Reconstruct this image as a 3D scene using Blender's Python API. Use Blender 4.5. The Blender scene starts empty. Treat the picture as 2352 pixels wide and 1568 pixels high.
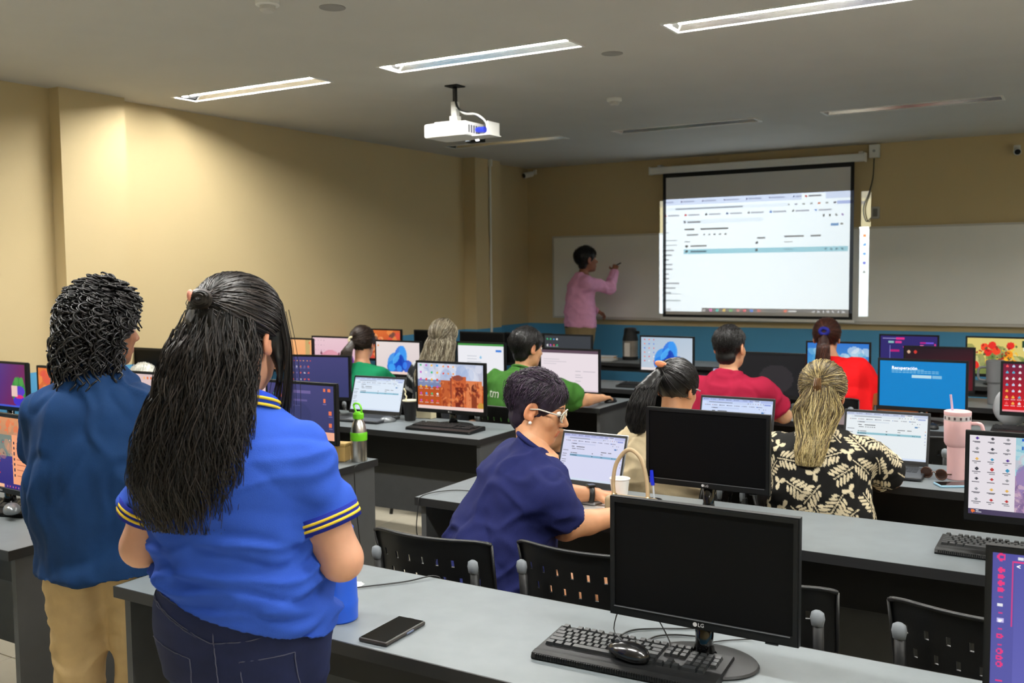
import bpy, bmesh, math, random
import numpy as np
from mathutils import Vector, Matrix

random.seed(7)
rng = np.random.default_rng(11)
SC = bpy.context.scene
COL = SC.collection

# ------------------------------------------------------------------ camera, world, exposure
cam_data = bpy.data.cameras.new('camera')
cam = bpy.data.objects.new('camera', cam_data)
COL.objects.link(cam)
SC.camera = cam
cam_data.sensor_width = 36.0
cam_data.lens = 2237.5 / 2352 * 36.0
# columns: camera right, up, backwards in world space (about 31 degrees left of the room's long axis)
_r = Vector((0.857, 0.516, -0.010)).normalized()
_f = Vector((-0.515, 0.854, -0.072)).normalized()
_u = _r.cross(_f).normalized()
_r = _f.cross(_u).normalized()
CAM_H = 1.67
cam.matrix_world = Matrix(((_r.x, _u.x, -_f.x, 0), (_r.y, _u.y, -_f.y, 0), (_r.z, _u.z, -_f.z, CAM_H), (0, 0, 0, 1)))
cam_data.dof.use_dof = True
cam_data.dof.focus_distance = 2.9
cam_data.dof.aperture_fstop = 5.6
cam_data.clip_start = 0.05

world = bpy.data.worlds.new('world')
SC.world = world
world.use_nodes = True
world.node_tree.nodes['Background'].inputs[0].default_value = (0.5, 0.5, 0.5, 1)
world.node_tree.nodes['Background'].inputs[1].default_value = 0.02

SC.view_settings.view_transform = 'Standard'
SC.view_settings.look = 'None'
SC.view_settings.gamma = 1.0
SC.view_settings.use_curve_mapping = False
SC.view_settings.exposure = 0.0
SC.cycles.use_denoising = True
SC.cycles.caustics_reflective = False
SC.cycles.caustics_refractive = False
SC.cycles.max_bounces = 7
SC.cycles.diffuse_bounces = 4
SC.cycles.sample_clamp_indirect = 6.0

TUBE_POWER = 155.0        # radiance of a lit fluorescent tube
SCREEN_GAIN = 0.95       # radiance of a white monitor pixel
PROJECTOR_WATTS = 1350.0

# ------------------------------------------------------------------ materials
def lin(c):
    return tuple(((v / 12.92) if v <= 0.04045 else ((v + 0.055) / 1.055) ** 2.4) for v in c)

def rgb(r, g, b):
    return lin((r / 255.0, g / 255.0, b / 255.0))

MATS = {}
def mat(name, col, rough=0.55, metal=0.0, var=0.0, vscale=8.0, bump=0.0, bscale=60.0, coat=0.0, spec=0.5, trans=0.0, alpha=1.0, sub=0.0, vcol=None):
    """plain procedural material: base colour with a little noise variation and noise relief"""
    if name in MATS:
        return MATS[name]
    m = bpy.data.materials.new(name)
    m.use_nodes = True
    nt = m.node_tree
    b = nt.nodes['Principled BSDF']
    b.inputs['Roughness'].default_value = rough
    b.inputs['Metallic'].default_value = metal
    b.inputs['Specular IOR Level'].default_value = spec
    b.inputs['Coat Weight'].default_value = coat
    b.inputs['Transmission Weight'].default_value = trans
    b.inputs['Alpha'].default_value = alpha
    if sub:
        b.inputs['Subsurface Weight'].default_value = sub
        b.inputs['Subsurface Radius'].default_value = (0.012, 0.005, 0.003)
    b.inputs['Base Color'].default_value = (*col, 1)
    src = None
    if vcol:
        a = nt.nodes.new('ShaderNodeAttribute')
        a.attribute_name = vcol
        src = a.outputs['Color']
        nt.links.new(src, b.inputs['Base Color'])
    tc = None
    if var or bump:
        tc = nt.nodes.new('ShaderNodeTexCoord')
    if var:
        n = nt.nodes.new('ShaderNodeTexNoise')
        n.inputs['Scale'].default_value = vscale
        n.inputs['Detail'].default_value = 4
        nt.links.new(tc.outputs['Object'], n.inputs['Vector'])
        mr = nt.nodes.new('ShaderNodeMapRange')
        mr.inputs[1].default_value = 0.3
        mr.inputs[2].default_value = 0.7
        mr.inputs[3].default_value = 1 - var
        mr.inputs[4].default_value = 1 + var
        nt.links.new(n.outputs['Fac'], mr.inputs[0])
        mx = nt.nodes.new('ShaderNodeMix')
        mx.data_type = 'RGBA'
        mx.blend_type = 'MULTIPLY'
        mx.inputs[0].default_value = 1
        mx.inputs[6].default_value = (*col, 1)
        if src:
            nt.links.new(src, mx.inputs[6])
        nt.links.new(mr.outputs[0], mx.inputs[7])
        nt.links.new(mx.outputs[2], b.inputs['Base Color'])
    if bump:
        n2 = nt.nodes.new('ShaderNodeTexNoise')
        n2.inputs['Scale'].default_value = bscale
        n2.inputs['Detail'].default_value = 3
        nt.links.new(tc.outputs['Object'], n2.inputs['Vector'])
        bp = nt.nodes.new('ShaderNodeBump')
        bp.inputs['Strength'].default_value = bump
        bp.inputs['Distance'].default_value = 0.004
        nt.links.new(n2.outputs['Fac'], bp.inputs['Height'])
        nt.links.new(bp.outputs[0], b.inputs['Normal'])
    MATS[name] = m
    return m

def emis(name, col, strength):
    if name in MATS:
        return MATS[name]
    m = bpy.data.materials.new(name)
    m.use_nodes = True
    b = m.node_tree.nodes['Principled BSDF']
    b.inputs['Base Color'].default_value = (0.8, 0.8, 0.8, 1)
    b.inputs['Emission Color'].default_value = (*col, 1)
    b.inputs['Emission Strength'].default_value = strength
    MATS[name] = m
    return m

def wall_material(name, upper, lower, split):
    """painted plaster: two paints that meet at a straight line, faint roller relief"""
    m = mat(name, upper, 0.75, bump=0.12, bscale=120)
    nt = m.node_tree
    b = nt.nodes['Principled BSDF']
    geo = nt.nodes.new('ShaderNodeNewGeometry')
    sep = nt.nodes.new('ShaderNodeSeparateXYZ')
    nt.links.new(geo.outputs['Position'], sep.inputs[0])
    lt = nt.nodes.new('ShaderNodeMath')
    lt.operation = 'LESS_THAN'
    lt.inputs[1].default_value = split
    nt.links.new(sep.outputs['Z'], lt.inputs[0])
    mx = nt.nodes.new('ShaderNodeMix')
    mx.data_type = 'RGBA'
    mx.inputs[6].default_value = (*upper, 1)
    mx.inputs[7].default_value = (*lower, 1)
    nt.links.new(lt.outputs[0], mx.inputs[0])
    nt.links.new(mx.outputs[2], b.inputs['Base Color'])
    return m

BLACK = mat('black_plastic', rgb(13, 14, 15), 0.45, bump=0.12, bscale=700, spec=.3)
BLACK_GLOSS = mat('gloss_black_plastic', rgb(12, 12, 13), 0.12, coat=0.3)
SCREEN_OFF = mat('dark_screen_glass', rgb(7, 7, 8), 0.45, spec=.12)
DARK_METAL = mat('black_powder_coat', rgb(16, 17, 18), 0.5, spec=.35)
CHROME = mat('chrome', (0.75, 0.76, 0.78), 0.15, 1.0)
STEEL = mat('brushed_steel', (0.62, 0.60, 0.57), 0.28, 1.0, var=0.08, vscale=30)
WHITE_PL = mat('white_plastic', rgb(232, 232, 228), 0.45)
LAMINATE = mat('grey_laminate', rgb(112, 119, 123), 0.42, var=0.06, vscale=14, bump=0.05, bscale=400)
EDGE = mat('black_edge_band', rgb(24, 25, 27), 0.5)
PANEL = mat('charcoal_panel', rgb(66, 68, 70), 0.6, var=0.05, vscale=20)
SILVER = mat('silver_plastic', rgb(170, 172, 175), 0.35, 0.6)
KEYCAP = mat('keycap', rgb(26, 28, 30), 0.42)
CABLE = mat('cable_rubber', rgb(20, 20, 21), 0.5)

# ------------------------------------------------------------------ mesh helpers
def link(o, parent=None):
    COL.objects.link(o)
    if parent is not None:
        o.parent = parent
    return o

def tag(o, label=None, cat=None, group=None, kind=None):
    if label: o['label'] = label
    if cat: o['category'] = cat
    if group: o['group'] = group
    if kind: o['kind'] = kind
    return o

def empty(name, loc=(0, 0, 0), rz=0.0, label=None, cat=None, group=None):
    o = bpy.data.objects.new(name, None)
    o.empty_display_size = 0.1
    o.location = loc
    o.rotation_euler = (0, 0, rz)
    link(o)
    return tag(o, label, cat, group)

def shade(me, smooth):
    if smooth:
        me.polygons.foreach_set('use_smooth', [True] * len(me.polygons))

def obj(name, bm, m, parent=None, smooth=False, auto=None):
    me = bpy.data.meshes.new(name)
    bm.normal_update()
    if auto is not None:
        for f in bm.faces: f.smooth = True
        for e in bm.edges:
            if len(e.link_faces) == 2 and e.calc_face_angle(0) > auto:
                e.smooth = False
    bm.to_mesh(me)
    bm.free()
    if auto is None: shade(me, smooth)
    if isinstance(m, (list, tuple)):
        for x in m: me.materials.append(x)
    else:
        me.materials.append(m)
    return link(bpy.data.objects.new(name, me), parent)

def raw(name, V, F, m, parent=None, smooth=True, vcol=None):
    """mesh from arrays; F is (n,3) or (n,4)"""
    me = bpy.data.meshes.new(name)
    V = np.asarray(V, dtype=np.float32)
    F = np.asarray(F, dtype=np.int32)
    k = F.shape[1]
    me.vertices.add(len(V))
    me.vertices.foreach_set('co', V.ravel())
    me.loops.add(F.size)
    me.loops.foreach_set('vertex_index', F.ravel())
    me.polygons.add(len(F))
    me.polygons.foreach_set('loop_start', np.arange(0, F.size, k, dtype=np.int32))
    me.update(calc_edges=True)
    me.validate()
    if smooth:
        me.polygons.foreach_set('use_smooth', np.ones(len(me.polygons), dtype=bool))
    if vcol is not None:
        a = me.color_attributes.new('Col', 'FLOAT_COLOR', 'POINT')
        c = np.ones((len(V), 4), dtype=np.float32)
        c[:, :3] = vcol
        a.data.foreach_set('color', c.ravel())
    if isinstance(m, (list, tuple)):
        for x in m: me.materials.append(x)
    else:
        me.materials.append(m)
    return link(bpy.data.objects.new(name, me), parent)

def B():
    return bmesh.new()

def bx(bm, x0, x1, y0, y1, z0, z1, bev=0.0, seg=1, M=None):
    r = bmesh.ops.create_cube(bm, size=1.0)
    vs = r['verts']
    for v in vs:
        v.co = Vector(((x0 + x1) / 2 + v.co.x * (x1 - x0), (y0 + y1) / 2 + v.co.y * (y1 - y0), (z0 + z1) / 2 + v.co.z * (z1 - z0)))
        if M is not None: v.co = M @ v.co
    if bev > 0:
        es = list({e for v in vs for e in v.link_edges})
        bmesh.ops.bevel(bm, geom=es, offset=bev, segments=seg, profile=0.5, affect='EDGES')
    return bm

def tube(bm, pts, r, n=8, cap=True, close=False):
    """swept tube through points; r is a number or a list"""
    P = [Vector(p) for p in pts]
    k = len(P)
    R = [r] * k if isinstance(r, (int, float)) else list(r)
    prev = None
    rings = []
    for i in range(k):
        if close:
            t = (P[(i + 1) % k] - P[i - 1]).normalized()
        else:
            t = (P[min(i + 1, k - 1)] - P[max(i - 1, 0)]).normalized()
        if prev is None:
            a = Vector((0, 0, 1)) if abs(t.z) < 0.9 else Vector((1, 0, 0))
            nrm = t.cross(a).normalized()
        else:
            nrm = (prev - t * prev.dot(t)).normalized()
        prev = nrm
        bnm = t.cross(nrm)
        rings.append([bm.verts.new(P[i] + (nrm * math.cos(a) + bnm * math.sin(a)) * R[i]) for a in [2 * math.pi * j / n for j in range(n)]])
    last = k if close else k - 1
    for i in range(last):
        A, Bq = rings[i], rings[(i + 1) % k]
        for j in range(n):
            bm.faces.new((A[j], A[(j + 1) % n], Bq[(j + 1) % n], Bq[j]))
    if cap and not close:
        bm.faces.new(rings[0][::-1])
        bm.faces.new(rings[-1])
    return bm

def lathe(bm, prof, n=24, c=(0, 0, 0), sx=1.0, sy=1.0, cap=True):
    rings = []
    for (r, z) in prof:
        rings.append([bm.verts.new((c[0] + sx * r * math.cos(2 * math.pi * j / n), c[1] + sy * r * math.sin(2 * math.pi * j / n), c[2] + z)) for j in range(n)])
    for A, Bq in zip(rings, rings[1:]):
        for j in range(n):
            bm.faces.new((A[j], A[(j + 1) % n], Bq[(j + 1) % n], Bq[j]))
    if cap:
        bm.faces.new(rings[0][::-1])
        bm.faces.new(rings[-1])
    return bm

def curve_pts(ctrl, n=24):
    """Catmull-Rom through control points"""
    P = [Vector(p) for p in ctrl]
    P = [P[0] * 2 - P[1]] + P + [P[-1] * 2 - P[-2]]
    out = []
    segs = len(P) - 3
    for s in range(segs):
        a, b, c, d = P[s:s + 4]
        m = max(2, n // segs)
        for i in range(m):
            t = i / m
            out.append(0.5 * ((2 * b) + (c - a) * t + (2 * a - 5 * b + 4 * c - d) * t * t + (3 * b - a - 3 * c + d) * t ** 3))
    out.append(P[-2])
    return out

def frame_ring(bm, x0, x1, z0, z1, ix0, ix1, iz0, iz1, y0, y1):
    """rectangular frame in the XZ plane with a hole, y0 is the front"""
    def ring(y, a): return [bm.verts.new((a[i][0], y, a[i][1])) for i in range(4)]
    o = [(x0, z0), (x1, z0), (x1, z1), (x0, z1)]
    q = [(ix0, iz0), (ix1, iz0), (ix1, iz1), (ix0, iz1)]
    of, qf, ob, qb = ring(y0, o), ring(y0, q), ring(y1, o), ring(y1, q)
    for i in range(4):
        j = (i + 1) % 4
        bm.faces.new((of[i], of[j], qf[j], qf[i]))
        bm.faces.new((ob[j], ob[i], qb[i], qb[j]))
        bm.faces.new((of[j], of[i], ob[i], ob[j]))
        bm.faces.new((qf[i], qf[j], qb[j], qb[i]))
    return bm

def copy_tree(o, parent=None):
    c = o.copy()
    COL.objects.link(c)
    c.parent = parent
    for ch in list(o.children):
        copy_tree(ch, c)
    return c

def text(name, s, size, m, parent, loc, rot=(math.pi / 2, 0, 0), align='LEFT', extrude=0.0003):
    cu = bpy.data.curves.new(name, 'FONT')
    cu.body = s
    cu.size = size
    cu.align_x = align
    cu.extrude = extrude
    cu.resolution_u = 2
    cu.materials.append(m)
    tmp = bpy.data.objects.new(name + '_outline', cu)
    me = bpy.data.meshes.new_from_object(tmp)
    me.name = name
    bpy.data.objects.remove(tmp)
    bpy.data.curves.remove(cu)
    if not me.materials: me.materials.append(m)
    o = bpy.data.objects.new(name, me)
    o.location = loc
    o.rotation_euler = rot
    return link(o, parent)

# ------------------------------------------------------------------ the room
XL, XR, YB, YW, CEIL = -6.05, 3.6, -3.2, 10.43, 2.917
TAN = rgb(204, 184, 141)
BLUE = rgb(82, 158, 204)
M_WALL = wall_material('tan_and_blue_wall_paint', TAN, BLUE, 1.03)
M_CEIL = mat('ceiling_paint', rgb(200, 198, 192), 0.8, var=0.02, vscale=3, bump=0.08, bscale=150)
M_TILE = mat('cream_floor_tile', rgb(206, 198, 178), 0.25, var=0.05, vscale=5)
M_GROUT = mat('grey_grout', rgb(140, 134, 120), 0.8)

def struct(name, bm, m, parent=None, smooth=False):
    o = obj(name, bm, m, parent, smooth)
    if parent is None: o['kind'] = 'structure'
    return o

floor = struct('floor', bx(B(), XL, XR, YB, YW, -0.1, -0.006), M_GROUT)
TS = 0.5
tile_me = None
for i in range(13):
    for j in range(18):
        x, y = XL + 0.25 + TS * i, 1.18 + TS * j
        if x > 0.7 or y > YW - 0.2: continue
        if tile_me is None:
            bm = bx(B(), -TS / 2 + .0025, TS / 2 - .0025, -TS / 2 + .0025, TS / 2 - .0025, -.006, 0, 0.0015)
            t = obj('tile', bm, M_TILE, floor)
            tile_me = t.data
        else:
            t = link(bpy.data.objects.new('tile', tile_me), floor)
        t.location = (x, y, 0)
bm = B()
bx(bm, XL, XR, YB, 0.93, -.006, 0)
bx(bm, XL + 6.5, XR, 0.93, YW, -.006, 0)
obj('tile_field', bm, M_TILE, floor)

wl = struct('wall_left', bx(B(), XL - .15, XL, YB, YW + .15, 0, CEIL + .2), M_WALL)
bm = bx(B(), XL, XL + .11, 4.07, 4.58, 0, CEIL)
obj('pilaster', bm, M_WALL, wl)
bm = bx(B(), XL, XL + .16, 9.02, 9.54, 0, CEIL)
obj('pilaster', bm, M_WALL, wl)
struct('wall_front', bx(B(), XL, XR + .15, YW, YW + .15, 0, CEIL + .2), M_WALL)
struct('wall_right', bx(B(), XR, XR + .15, YB, YW, 0, CEIL + .2), M_WALL)
struct('wall_back', bx(B(), XL - .15, XR + .15, YB - .15, YB, 0, CEIL + .2), M_WALL)

# ceiling with openings for the recessed lights
FX = [-5.64, -3.80, -1.955, -0.11, 1.73]     # left ends
FL, FW = 1.31, 0.228
FROWS = [(-1.95, False), (1.42, True), (4.73, True), (8.05, False)]
holes = [(x, x + FL, y, y + FW) for y, _ in FROWS for x in FX]
xs = sorted({XL, XR, *[h[0] for h in holes], *[h[1] for h in holes]})
ys = sorted({YB, YW, *[h[2] for h in holes], *[h[3] for h in holes]})
bm = B()
vs = {}
def cv(x, y):
    if (x, y) not in vs: vs[(x, y)] = bm.verts.new((x, y, CEIL))
    return vs[(x, y)]
for a, b in zip(xs, xs[1:]):
    for c, d in zip(ys, ys[1:]):
        if any(h[0] <= a and b <= h[1] and h[2] <= c and d <= h[3] for h in holes): continue
        bm.faces.new((cv(a, c), cv(a, d), cv(b, d), cv(b, c)))
bx(bm, XL - .15, XR + .15, YB - .15, YW + .15, CEIL + .2, CEIL + .3)  # unseen slab added above the ceiling to block light
struct('ceiling', bm, M_CEIL)

# ------------------------------------------------------------------ recessed fluorescent lights
M_RIM = mat('white_enamel', rgb(236, 236, 232), 0.4)
M_REFL = mat('mirror_reflector', (0.72, 0.73, 0.74), 0.18, 1.0)
M_TUBE_ON = emis('lit_tube', (1.0, 0.985, 0.93), TUBE_POWER)
M_TUBE_OFF = mat('unlit_tube', rgb(225, 222, 205), 0.3)

def make_light(on):
    root = empty('ceiling_light')
    bm = B()
    w, h = FW, 0.085
    # rim
    for a, b, c, d in ((0, FL, 0, .016), (0, FL, w - .016, w), (0, .016, .016, w - .016), (FL - .016, FL, .016, w - .016)):
        bx(bm, a, b, c, d, -.006, .012)
    obj('rim', bm, M_RIM, root)
    bm = B()
    # housing: sloping reflectors, end plates, top
    def quad(p): bm.faces.new([bm.verts.new(q) for q in p])
    i = .016; t = .055
    quad([(i, i, 0), (i, t, h), (FL - i, t, h), (FL - i, i, 0)])
    quad([(i, w - i, 0), (FL - i, w - i, 0), (FL - i, w - t, h), (i, w - t, h)])
    quad([(i, t, h), (i, w - t, h), (FL - i, w - t, h), (FL - i, t, h)])
    quad([(i, i, 0), (i, w - i, 0), (i, w - t, h), (i, t, h)])
    quad([(FL - i, i, 0), (FL - i, t, h), (FL - i, w - t, h), (FL - i, w - i, 0)])
    obj('reflector', bm, M_REFL, root)
    bm = B()
    bx(bm, 0, FL, 0, w, h + .004, h + .02)
    for y in (0.0, w - .003): bx(bm, 0, FL, y, y + .003, .012, h + .004)
    for x in (0.0, FL - .003): bx(bm, x, x + .003, 0, w, .012, h + .004)
    obj('housing', bm, DARK_METAL, root)
    for yy in (.078, w - .078):
        bm = tube(B(), [(.045, yy, .040), (FL - .045, yy, .040)], .019, 12)
        obj('tube', bm, M_TUBE_ON if on else M_TUBE_OFF, root, smooth=True)
        for x in (.03, FL - .045):
            obj('tube_holder', bx(B(), x, x + .015, yy - .012, yy + .012, .03, .08), WHITE_PL, root)
    return root

lit = make_light(True)
unlit = make_light(False)
seenlit = ['lit ceiling light nearest the left wall', 'lit ceiling light above the projector, middle of the lit row', 'lit ceiling light cut by the top edge of the picture']
seenoff = ['unlit ceiling light left of the projector screen, with blue reflections inside', 'unlit ceiling light in front of the projector screen top', 'unlit ceiling light furthest right, reaching the picture edge']
first = {True: lit, False: unlit}
for r, (y, row_on) in enumerate(FROWS):
    for i, x in enumerate(FX):
        on = row_on or i > 3          # unseen far-right lights added as lit in every row, brightening the front wall
        if first[on] is not None:
            o = first[on]; first[on] = None
        else:
            o = copy_tree(lit if on else unlit)
        o.location = (x, y, CEIL)
        if r == 2 and i < 3: tag(o, seenlit[i], 'ceiling light', 'recessed ceiling lights')
        elif r == 3 and i < 3: tag(o, seenoff[i], 'ceiling light', 'recessed ceiling lights')
        elif on: tag(o, 'lit ceiling light out of the picture, overhead or behind the camera', 'ceiling light', 'recessed ceiling lights')
        else: tag(o, 'unlit ceiling light out of the picture', 'ceiling light', 'recessed ceiling lights')

# ------------------------------------------------------------------ rasters for screens (painted with simple shapes, stored as mesh colours)
class Pic:
    def __init__(s, w, h, bg=(255, 255, 255)):
        s.w, s.h = w, h
        s.a = np.ones((h, w, 3)) * np.array(bg) / 255.0
        s.Y, s.X = np.mgrid[0:h, 0:w]
        s.u = (s.X + .5) / w
        s.v = (s.Y + .5) / h
    def rect(s, x0, y0, x1, y1, c, k=1.0):
        m = (s.u >= x0) & (s.u < x1) & (s.v >= y0) & (s.v < y1)
        s.a[m] = s.a[m] * (1 - k) + np.array(c) / 255.0 * k
        return s
    def ell(s, cx, cy, rx, ry, c, k=1.0, rot=0.0):
        asp = s.w / s.h
        dx, dy = (s.u - cx) * asp, s.v - cy
        cr, sr = math.cos(rot), math.sin(rot)
        p, q = dx * cr + dy * sr, -dx * sr + dy * cr
        m = (p / (rx * asp)) ** 2 + (q / ry) ** 2 < 1
        s.a[m] = s.a[m] * (1 - k) + np.array(c) / 255.0 * k
        return s
    def grad(s, c0, c1, ang=90.0, y0=0.0, y1=1.0):
        t = np.clip(s.u * math.cos(math.radians(ang)) + s.v * math.sin(math.radians(ang)), 0, 1)[..., None]
        g = np.array(c0) / 255.0 * (1 - t) + np.array(c1) / 255.0 * t
        m = (s.v >= y0) & (s.v < y1)
        s.a[m] = g[m]
        return s
    def blotch(s, cols, n, r0, r1, box=(0, 0, 1, 1), k=0.9, seed=1):
        q = np.random.default_rng(seed)
        for i in range(n):
            c = cols[q.integers(len(cols))]
            s.ell(q.uniform(box[0], box[2]), q.uniform(box[1], box[3]), q.uniform(r0, r1), q.uniform(r0, r1) * 1.4, c, k, q.uniform(0, 3.1))
        return s
    def lines(s, x0, y0, x1, n, dy, c, seed=0, th=0.008, k=0.7):
        q = np.random.default_rng(seed)
        for i in range(n):
            s.rect(x0, y0 + i * dy, x0 + (x1 - x0) * q.uniform(.45, 1), y0 + i * dy + th, c, k)
        return s
    def icons(s, x0, y0, nx, ny, dx, dy, cols, size=.018, seed=0, caption=(230, 230, 230), ck=.7):
        q = np.random.default_rng(seed)
        for i in range(nx):
            for j in range(ny):
                c = cols[q.integers(len(cols))]
                x, y = x0 + i * dx, y0 + j * dy
                s.ell(x, y, size * .8, size * 1.25, c, .95)
                if caption is not None:
                    s.rect(x - size * 1.3, y + size * 2.0, x + size * 1.3, y + size * 2.5, caption, ck)
        return s

def ui_drive(w, h, sel=True):
    p = Pic(w, h, (246, 248, 252))
    p.rect(0, 0, 1, .055, (208, 214, 238))
    for i in range(7): p.rect(.03 + i * .11, .018, .09 + i * .11, .034, (150, 155, 185), .8).ell(.022 + i * .11, .026, .004, .008, (60, 60, 120))
    p.rect(.72, .01, .83, .055, (246, 248, 252)).ell(.74, .03, .005, .009, (190, 40, 40)).rect(.75, .022, .81, .036, (120, 120, 130))
    p.rect(.06, .075, .66, .105, (232, 236, 245)).rect(.10, .085, .44, .094, (140, 146, 160))
    for i, c in enumerate([(150, 150, 150), (140, 140, 160), (150, 150, 150), (160, 160, 160), (200, 90, 40), (150, 150, 150), (40, 50, 90)]): p.ell(.66 + i * .035, .09, .006, .01, c)
    p.rect(.88, .078, .97, .102, (170, 180, 225))
    for i, c in enumerate([(190, 50, 60), (200, 30, 50), (40, 50, 70), (30, 70, 130), (120, 120, 130), (40, 110, 190), (120, 120, 120), (60, 120, 200)]): p.ell(.05 + i * .105, .145, .006, .01, c).rect(.062 + i * .105, .139, .062 + i * .105 + .06, .15, (150, 150, 165), .8)
    p.rect(.14, .185, .54, .225, (228, 233, 242), .9).ell(.15, .205, .006, .01, (100, 100, 110)).rect(.165, .2, .23, .212, (110, 110, 120))
    p.rect(.85, .255, .885, .275, (90, 140, 190)).ell(.9, .265, .005, .009, (120, 120, 120))
    for i, c in enumerate([(90, 90, 90), (90, 90, 90), (120, 120, 120), (150, 120, 180)]): p.ell(.82 + i * .028, .19, .005, .009, c)
    p.rect(.15, .262, .2, .276, (80, 80, 85)).rect(.23, .262, .37, .276, (80, 80, 85))
    p.rect(.16, .315, .22, .325, (130, 130, 135))
    for i in range(5): p.ell(.25 + i * .027, .32, .006, .009, (120, 120, 125))
    p.rect(.15, .372, .18, .382, (110, 110, 115)).rect(.51, .355, .55, .365, (110, 110, 115)).rect(.64, .35, .73, .36, (110, 110, 115)).rect(.76, .348, .81, .358, (110, 110, 115))
    p.ell(.16, .418, .007, .011, (50, 55, 60)).rect(.18, .412, .26, .423, (110, 110, 115)).ell(.51, .4, .006, .01, (40, 45, 60)).rect(.64, .395, .68, .404, (150, 150, 150))
    if sel:
        p.rect(.145, .442, .93, .485, (150, 200, 214)).ell(.16, .463, .007, .011, (50, 55, 60)).rect(.18, .456, .26, .47, (60, 90, 110)).ell(.51, .462, .006, .01, (40, 45, 60)).rect(.64, .457, .68, .466, (110, 140, 155))
        for i in range(4): p.ell(.83 + i * .025, .463, .005, .008, (60, 110, 130))
    p.lines(.02, .2, .1, 2, .09, (120, 120, 125), 3)
    p.lines(.02, .36, .12, 12, .042, (120, 120, 128), 5, .011)
    p.lines(.02, .83, .14, 2, .06, (150, 160, 165), 5, .011)
    for i, c in enumerate([(230, 120, 40), (40, 130, 200), (40, 130, 200), (60, 70, 190), (130, 130, 130)]): p.ell(.975, .35 + i * .072, .006, .011, c)
    return p

def pic_projected():
    p = ui_drive(256, 144)
    p.a[:, :, 0] *= .97
    p.rect(.24, .955, .94, 1, (74, 76, 82))
    for i, c in enumerate([(150, 150, 150), (200, 70, 150), (40, 170, 160), (210, 170, 60), (60, 160, 80), (200, 110, 110), (210, 60, 80), (50, 110, 200), (200, 50, 50)]): p.ell(.25 + i * .034, .978, .008, .013, c)
    p.ell(.65, .978, .008, .013, (220, 80, 50)).rect(.665, .972, .7, .984, (190, 190, 190))
    for i in range(7): p.ell(.78 + i * .022, .98, .005, .009, (180, 180, 185))
    p.rect(.03, .965, .08, .985, (190, 195, 200))
    return p

def mesh_pic(name, pic, x0, x1, z0, z1, y, parent, m, loc=None):
    """grid of faces in the XZ plane that carries the picture's colours"""
    w, h = pic.w, pic.h
    gx = np.linspace(x0, x1, w + 1)
    gz = np.linspace(z1, z0, h + 1)
    X, Z = np.meshgrid(gx, gz)
    V = np.stack([X, np.full_like(X, y), Z], -1).reshape(-1, 3)
    i = np.arange(h)[:, None] * (w + 1) + np.arange(w)[None, :]
    F = np.stack([i + w + 1, i + w + 2, i + 1, i], -1).reshape(-1, 4)
    o = raw(name, V, F, m, parent, smooth=False)
    a = o.data.color_attributes.new('Col', 'FLOAT_COLOR', 'CORNER')
    c = np.clip(pic.a, 0, 1).reshape(-1, 3)
    c = np.where(c <= .04045, c / 12.92, ((c + .055) / 1.055) ** 2.4)
    cc = np.ones((len(c), 4, 4), dtype=np.float32)
    cc[:, :, :3] = c[:, None, :]
    a.data.foreach_set('color', cc.ravel())
    return o

def screen_material(gain):
    m = bpy.data.materials.new('lit_display')
    m.use_nodes = True
    nt = m.node_tree
    b = nt.nodes['Principled BSDF']
    b.inputs['Base Color'].default_value = (0.006, 0.006, 0.006, 1)
    b.inputs['Specular IOR Level'].default_value = 0.12
    b.inputs['Roughness'].default_value = 0.4
    a = nt.nodes.new('ShaderNodeAttribute')
    a.attribute_name = 'Col'
    nt.links.new(a.outputs['Color'], b.inputs['Emission Color'])
    b.inputs['Emission Strength'].default_value = gain
    m.cycles.emission_sampling = 'NONE'
    return m
M_LIT = screen_material(SCREEN_GAIN)

def slide_material():
    m = bpy.data.materials.new('projector_slide')
    m.use_nodes = True
    nt = m.node_tree
    nt.nodes.remove(nt.nodes['Principled BSDF'])
    t = nt.nodes.new('ShaderNodeBsdfTransparent')
    a = nt.nodes.new('ShaderNodeAttribute')
    a.attribute_name = 'Col'
    nt.links.new(a.outputs['Color'], t.inputs['Color'])
    nt.links.new(t.outputs[0], nt.nodes['Material Output'].inputs['Surface'])
    return m

# ------------------------------------------------------------------ front wall fittings
M_BOARD = mat('whiteboard_enamel', rgb(238, 238, 234), 0.35, var=0.03, vscale=1.5)
KW = 1.0347
def wall_root(o):
    o.location = (0, o.location.y, 1.67 * (1 - KW)); o.scale = (KW, 1, KW)
def wp(x, z): return (x * KW, YW, 1.67 + (z - 1.67) * KW)
wb = empty('whiteboard', (0, YW, 0), 0, 'long whiteboard fixed to the front wall behind the projector screen', 'whiteboard')
bm = bx(B(), -5.49, 1.0, -.022, -.004, 1.13, 2.06)
obj('writing_surface', bm, M_BOARD, wb)
bm = frame_ring(B(), -5.50, 1.01, 1.12, 2.07, -5.48, .99, 1.14, 2.05, -.028, -.002)
obj('frame', bm, mat('board_frame', rgb(205, 203, 196), .4, .3), wb)
bm = bx(B(), -5.3, .8, -.075, -.024, 1.112, 1.122)
obj('marker_tray', bm, mat('board_frame', rgb(205, 203, 196)), wb)
wall_root(wb)

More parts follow.
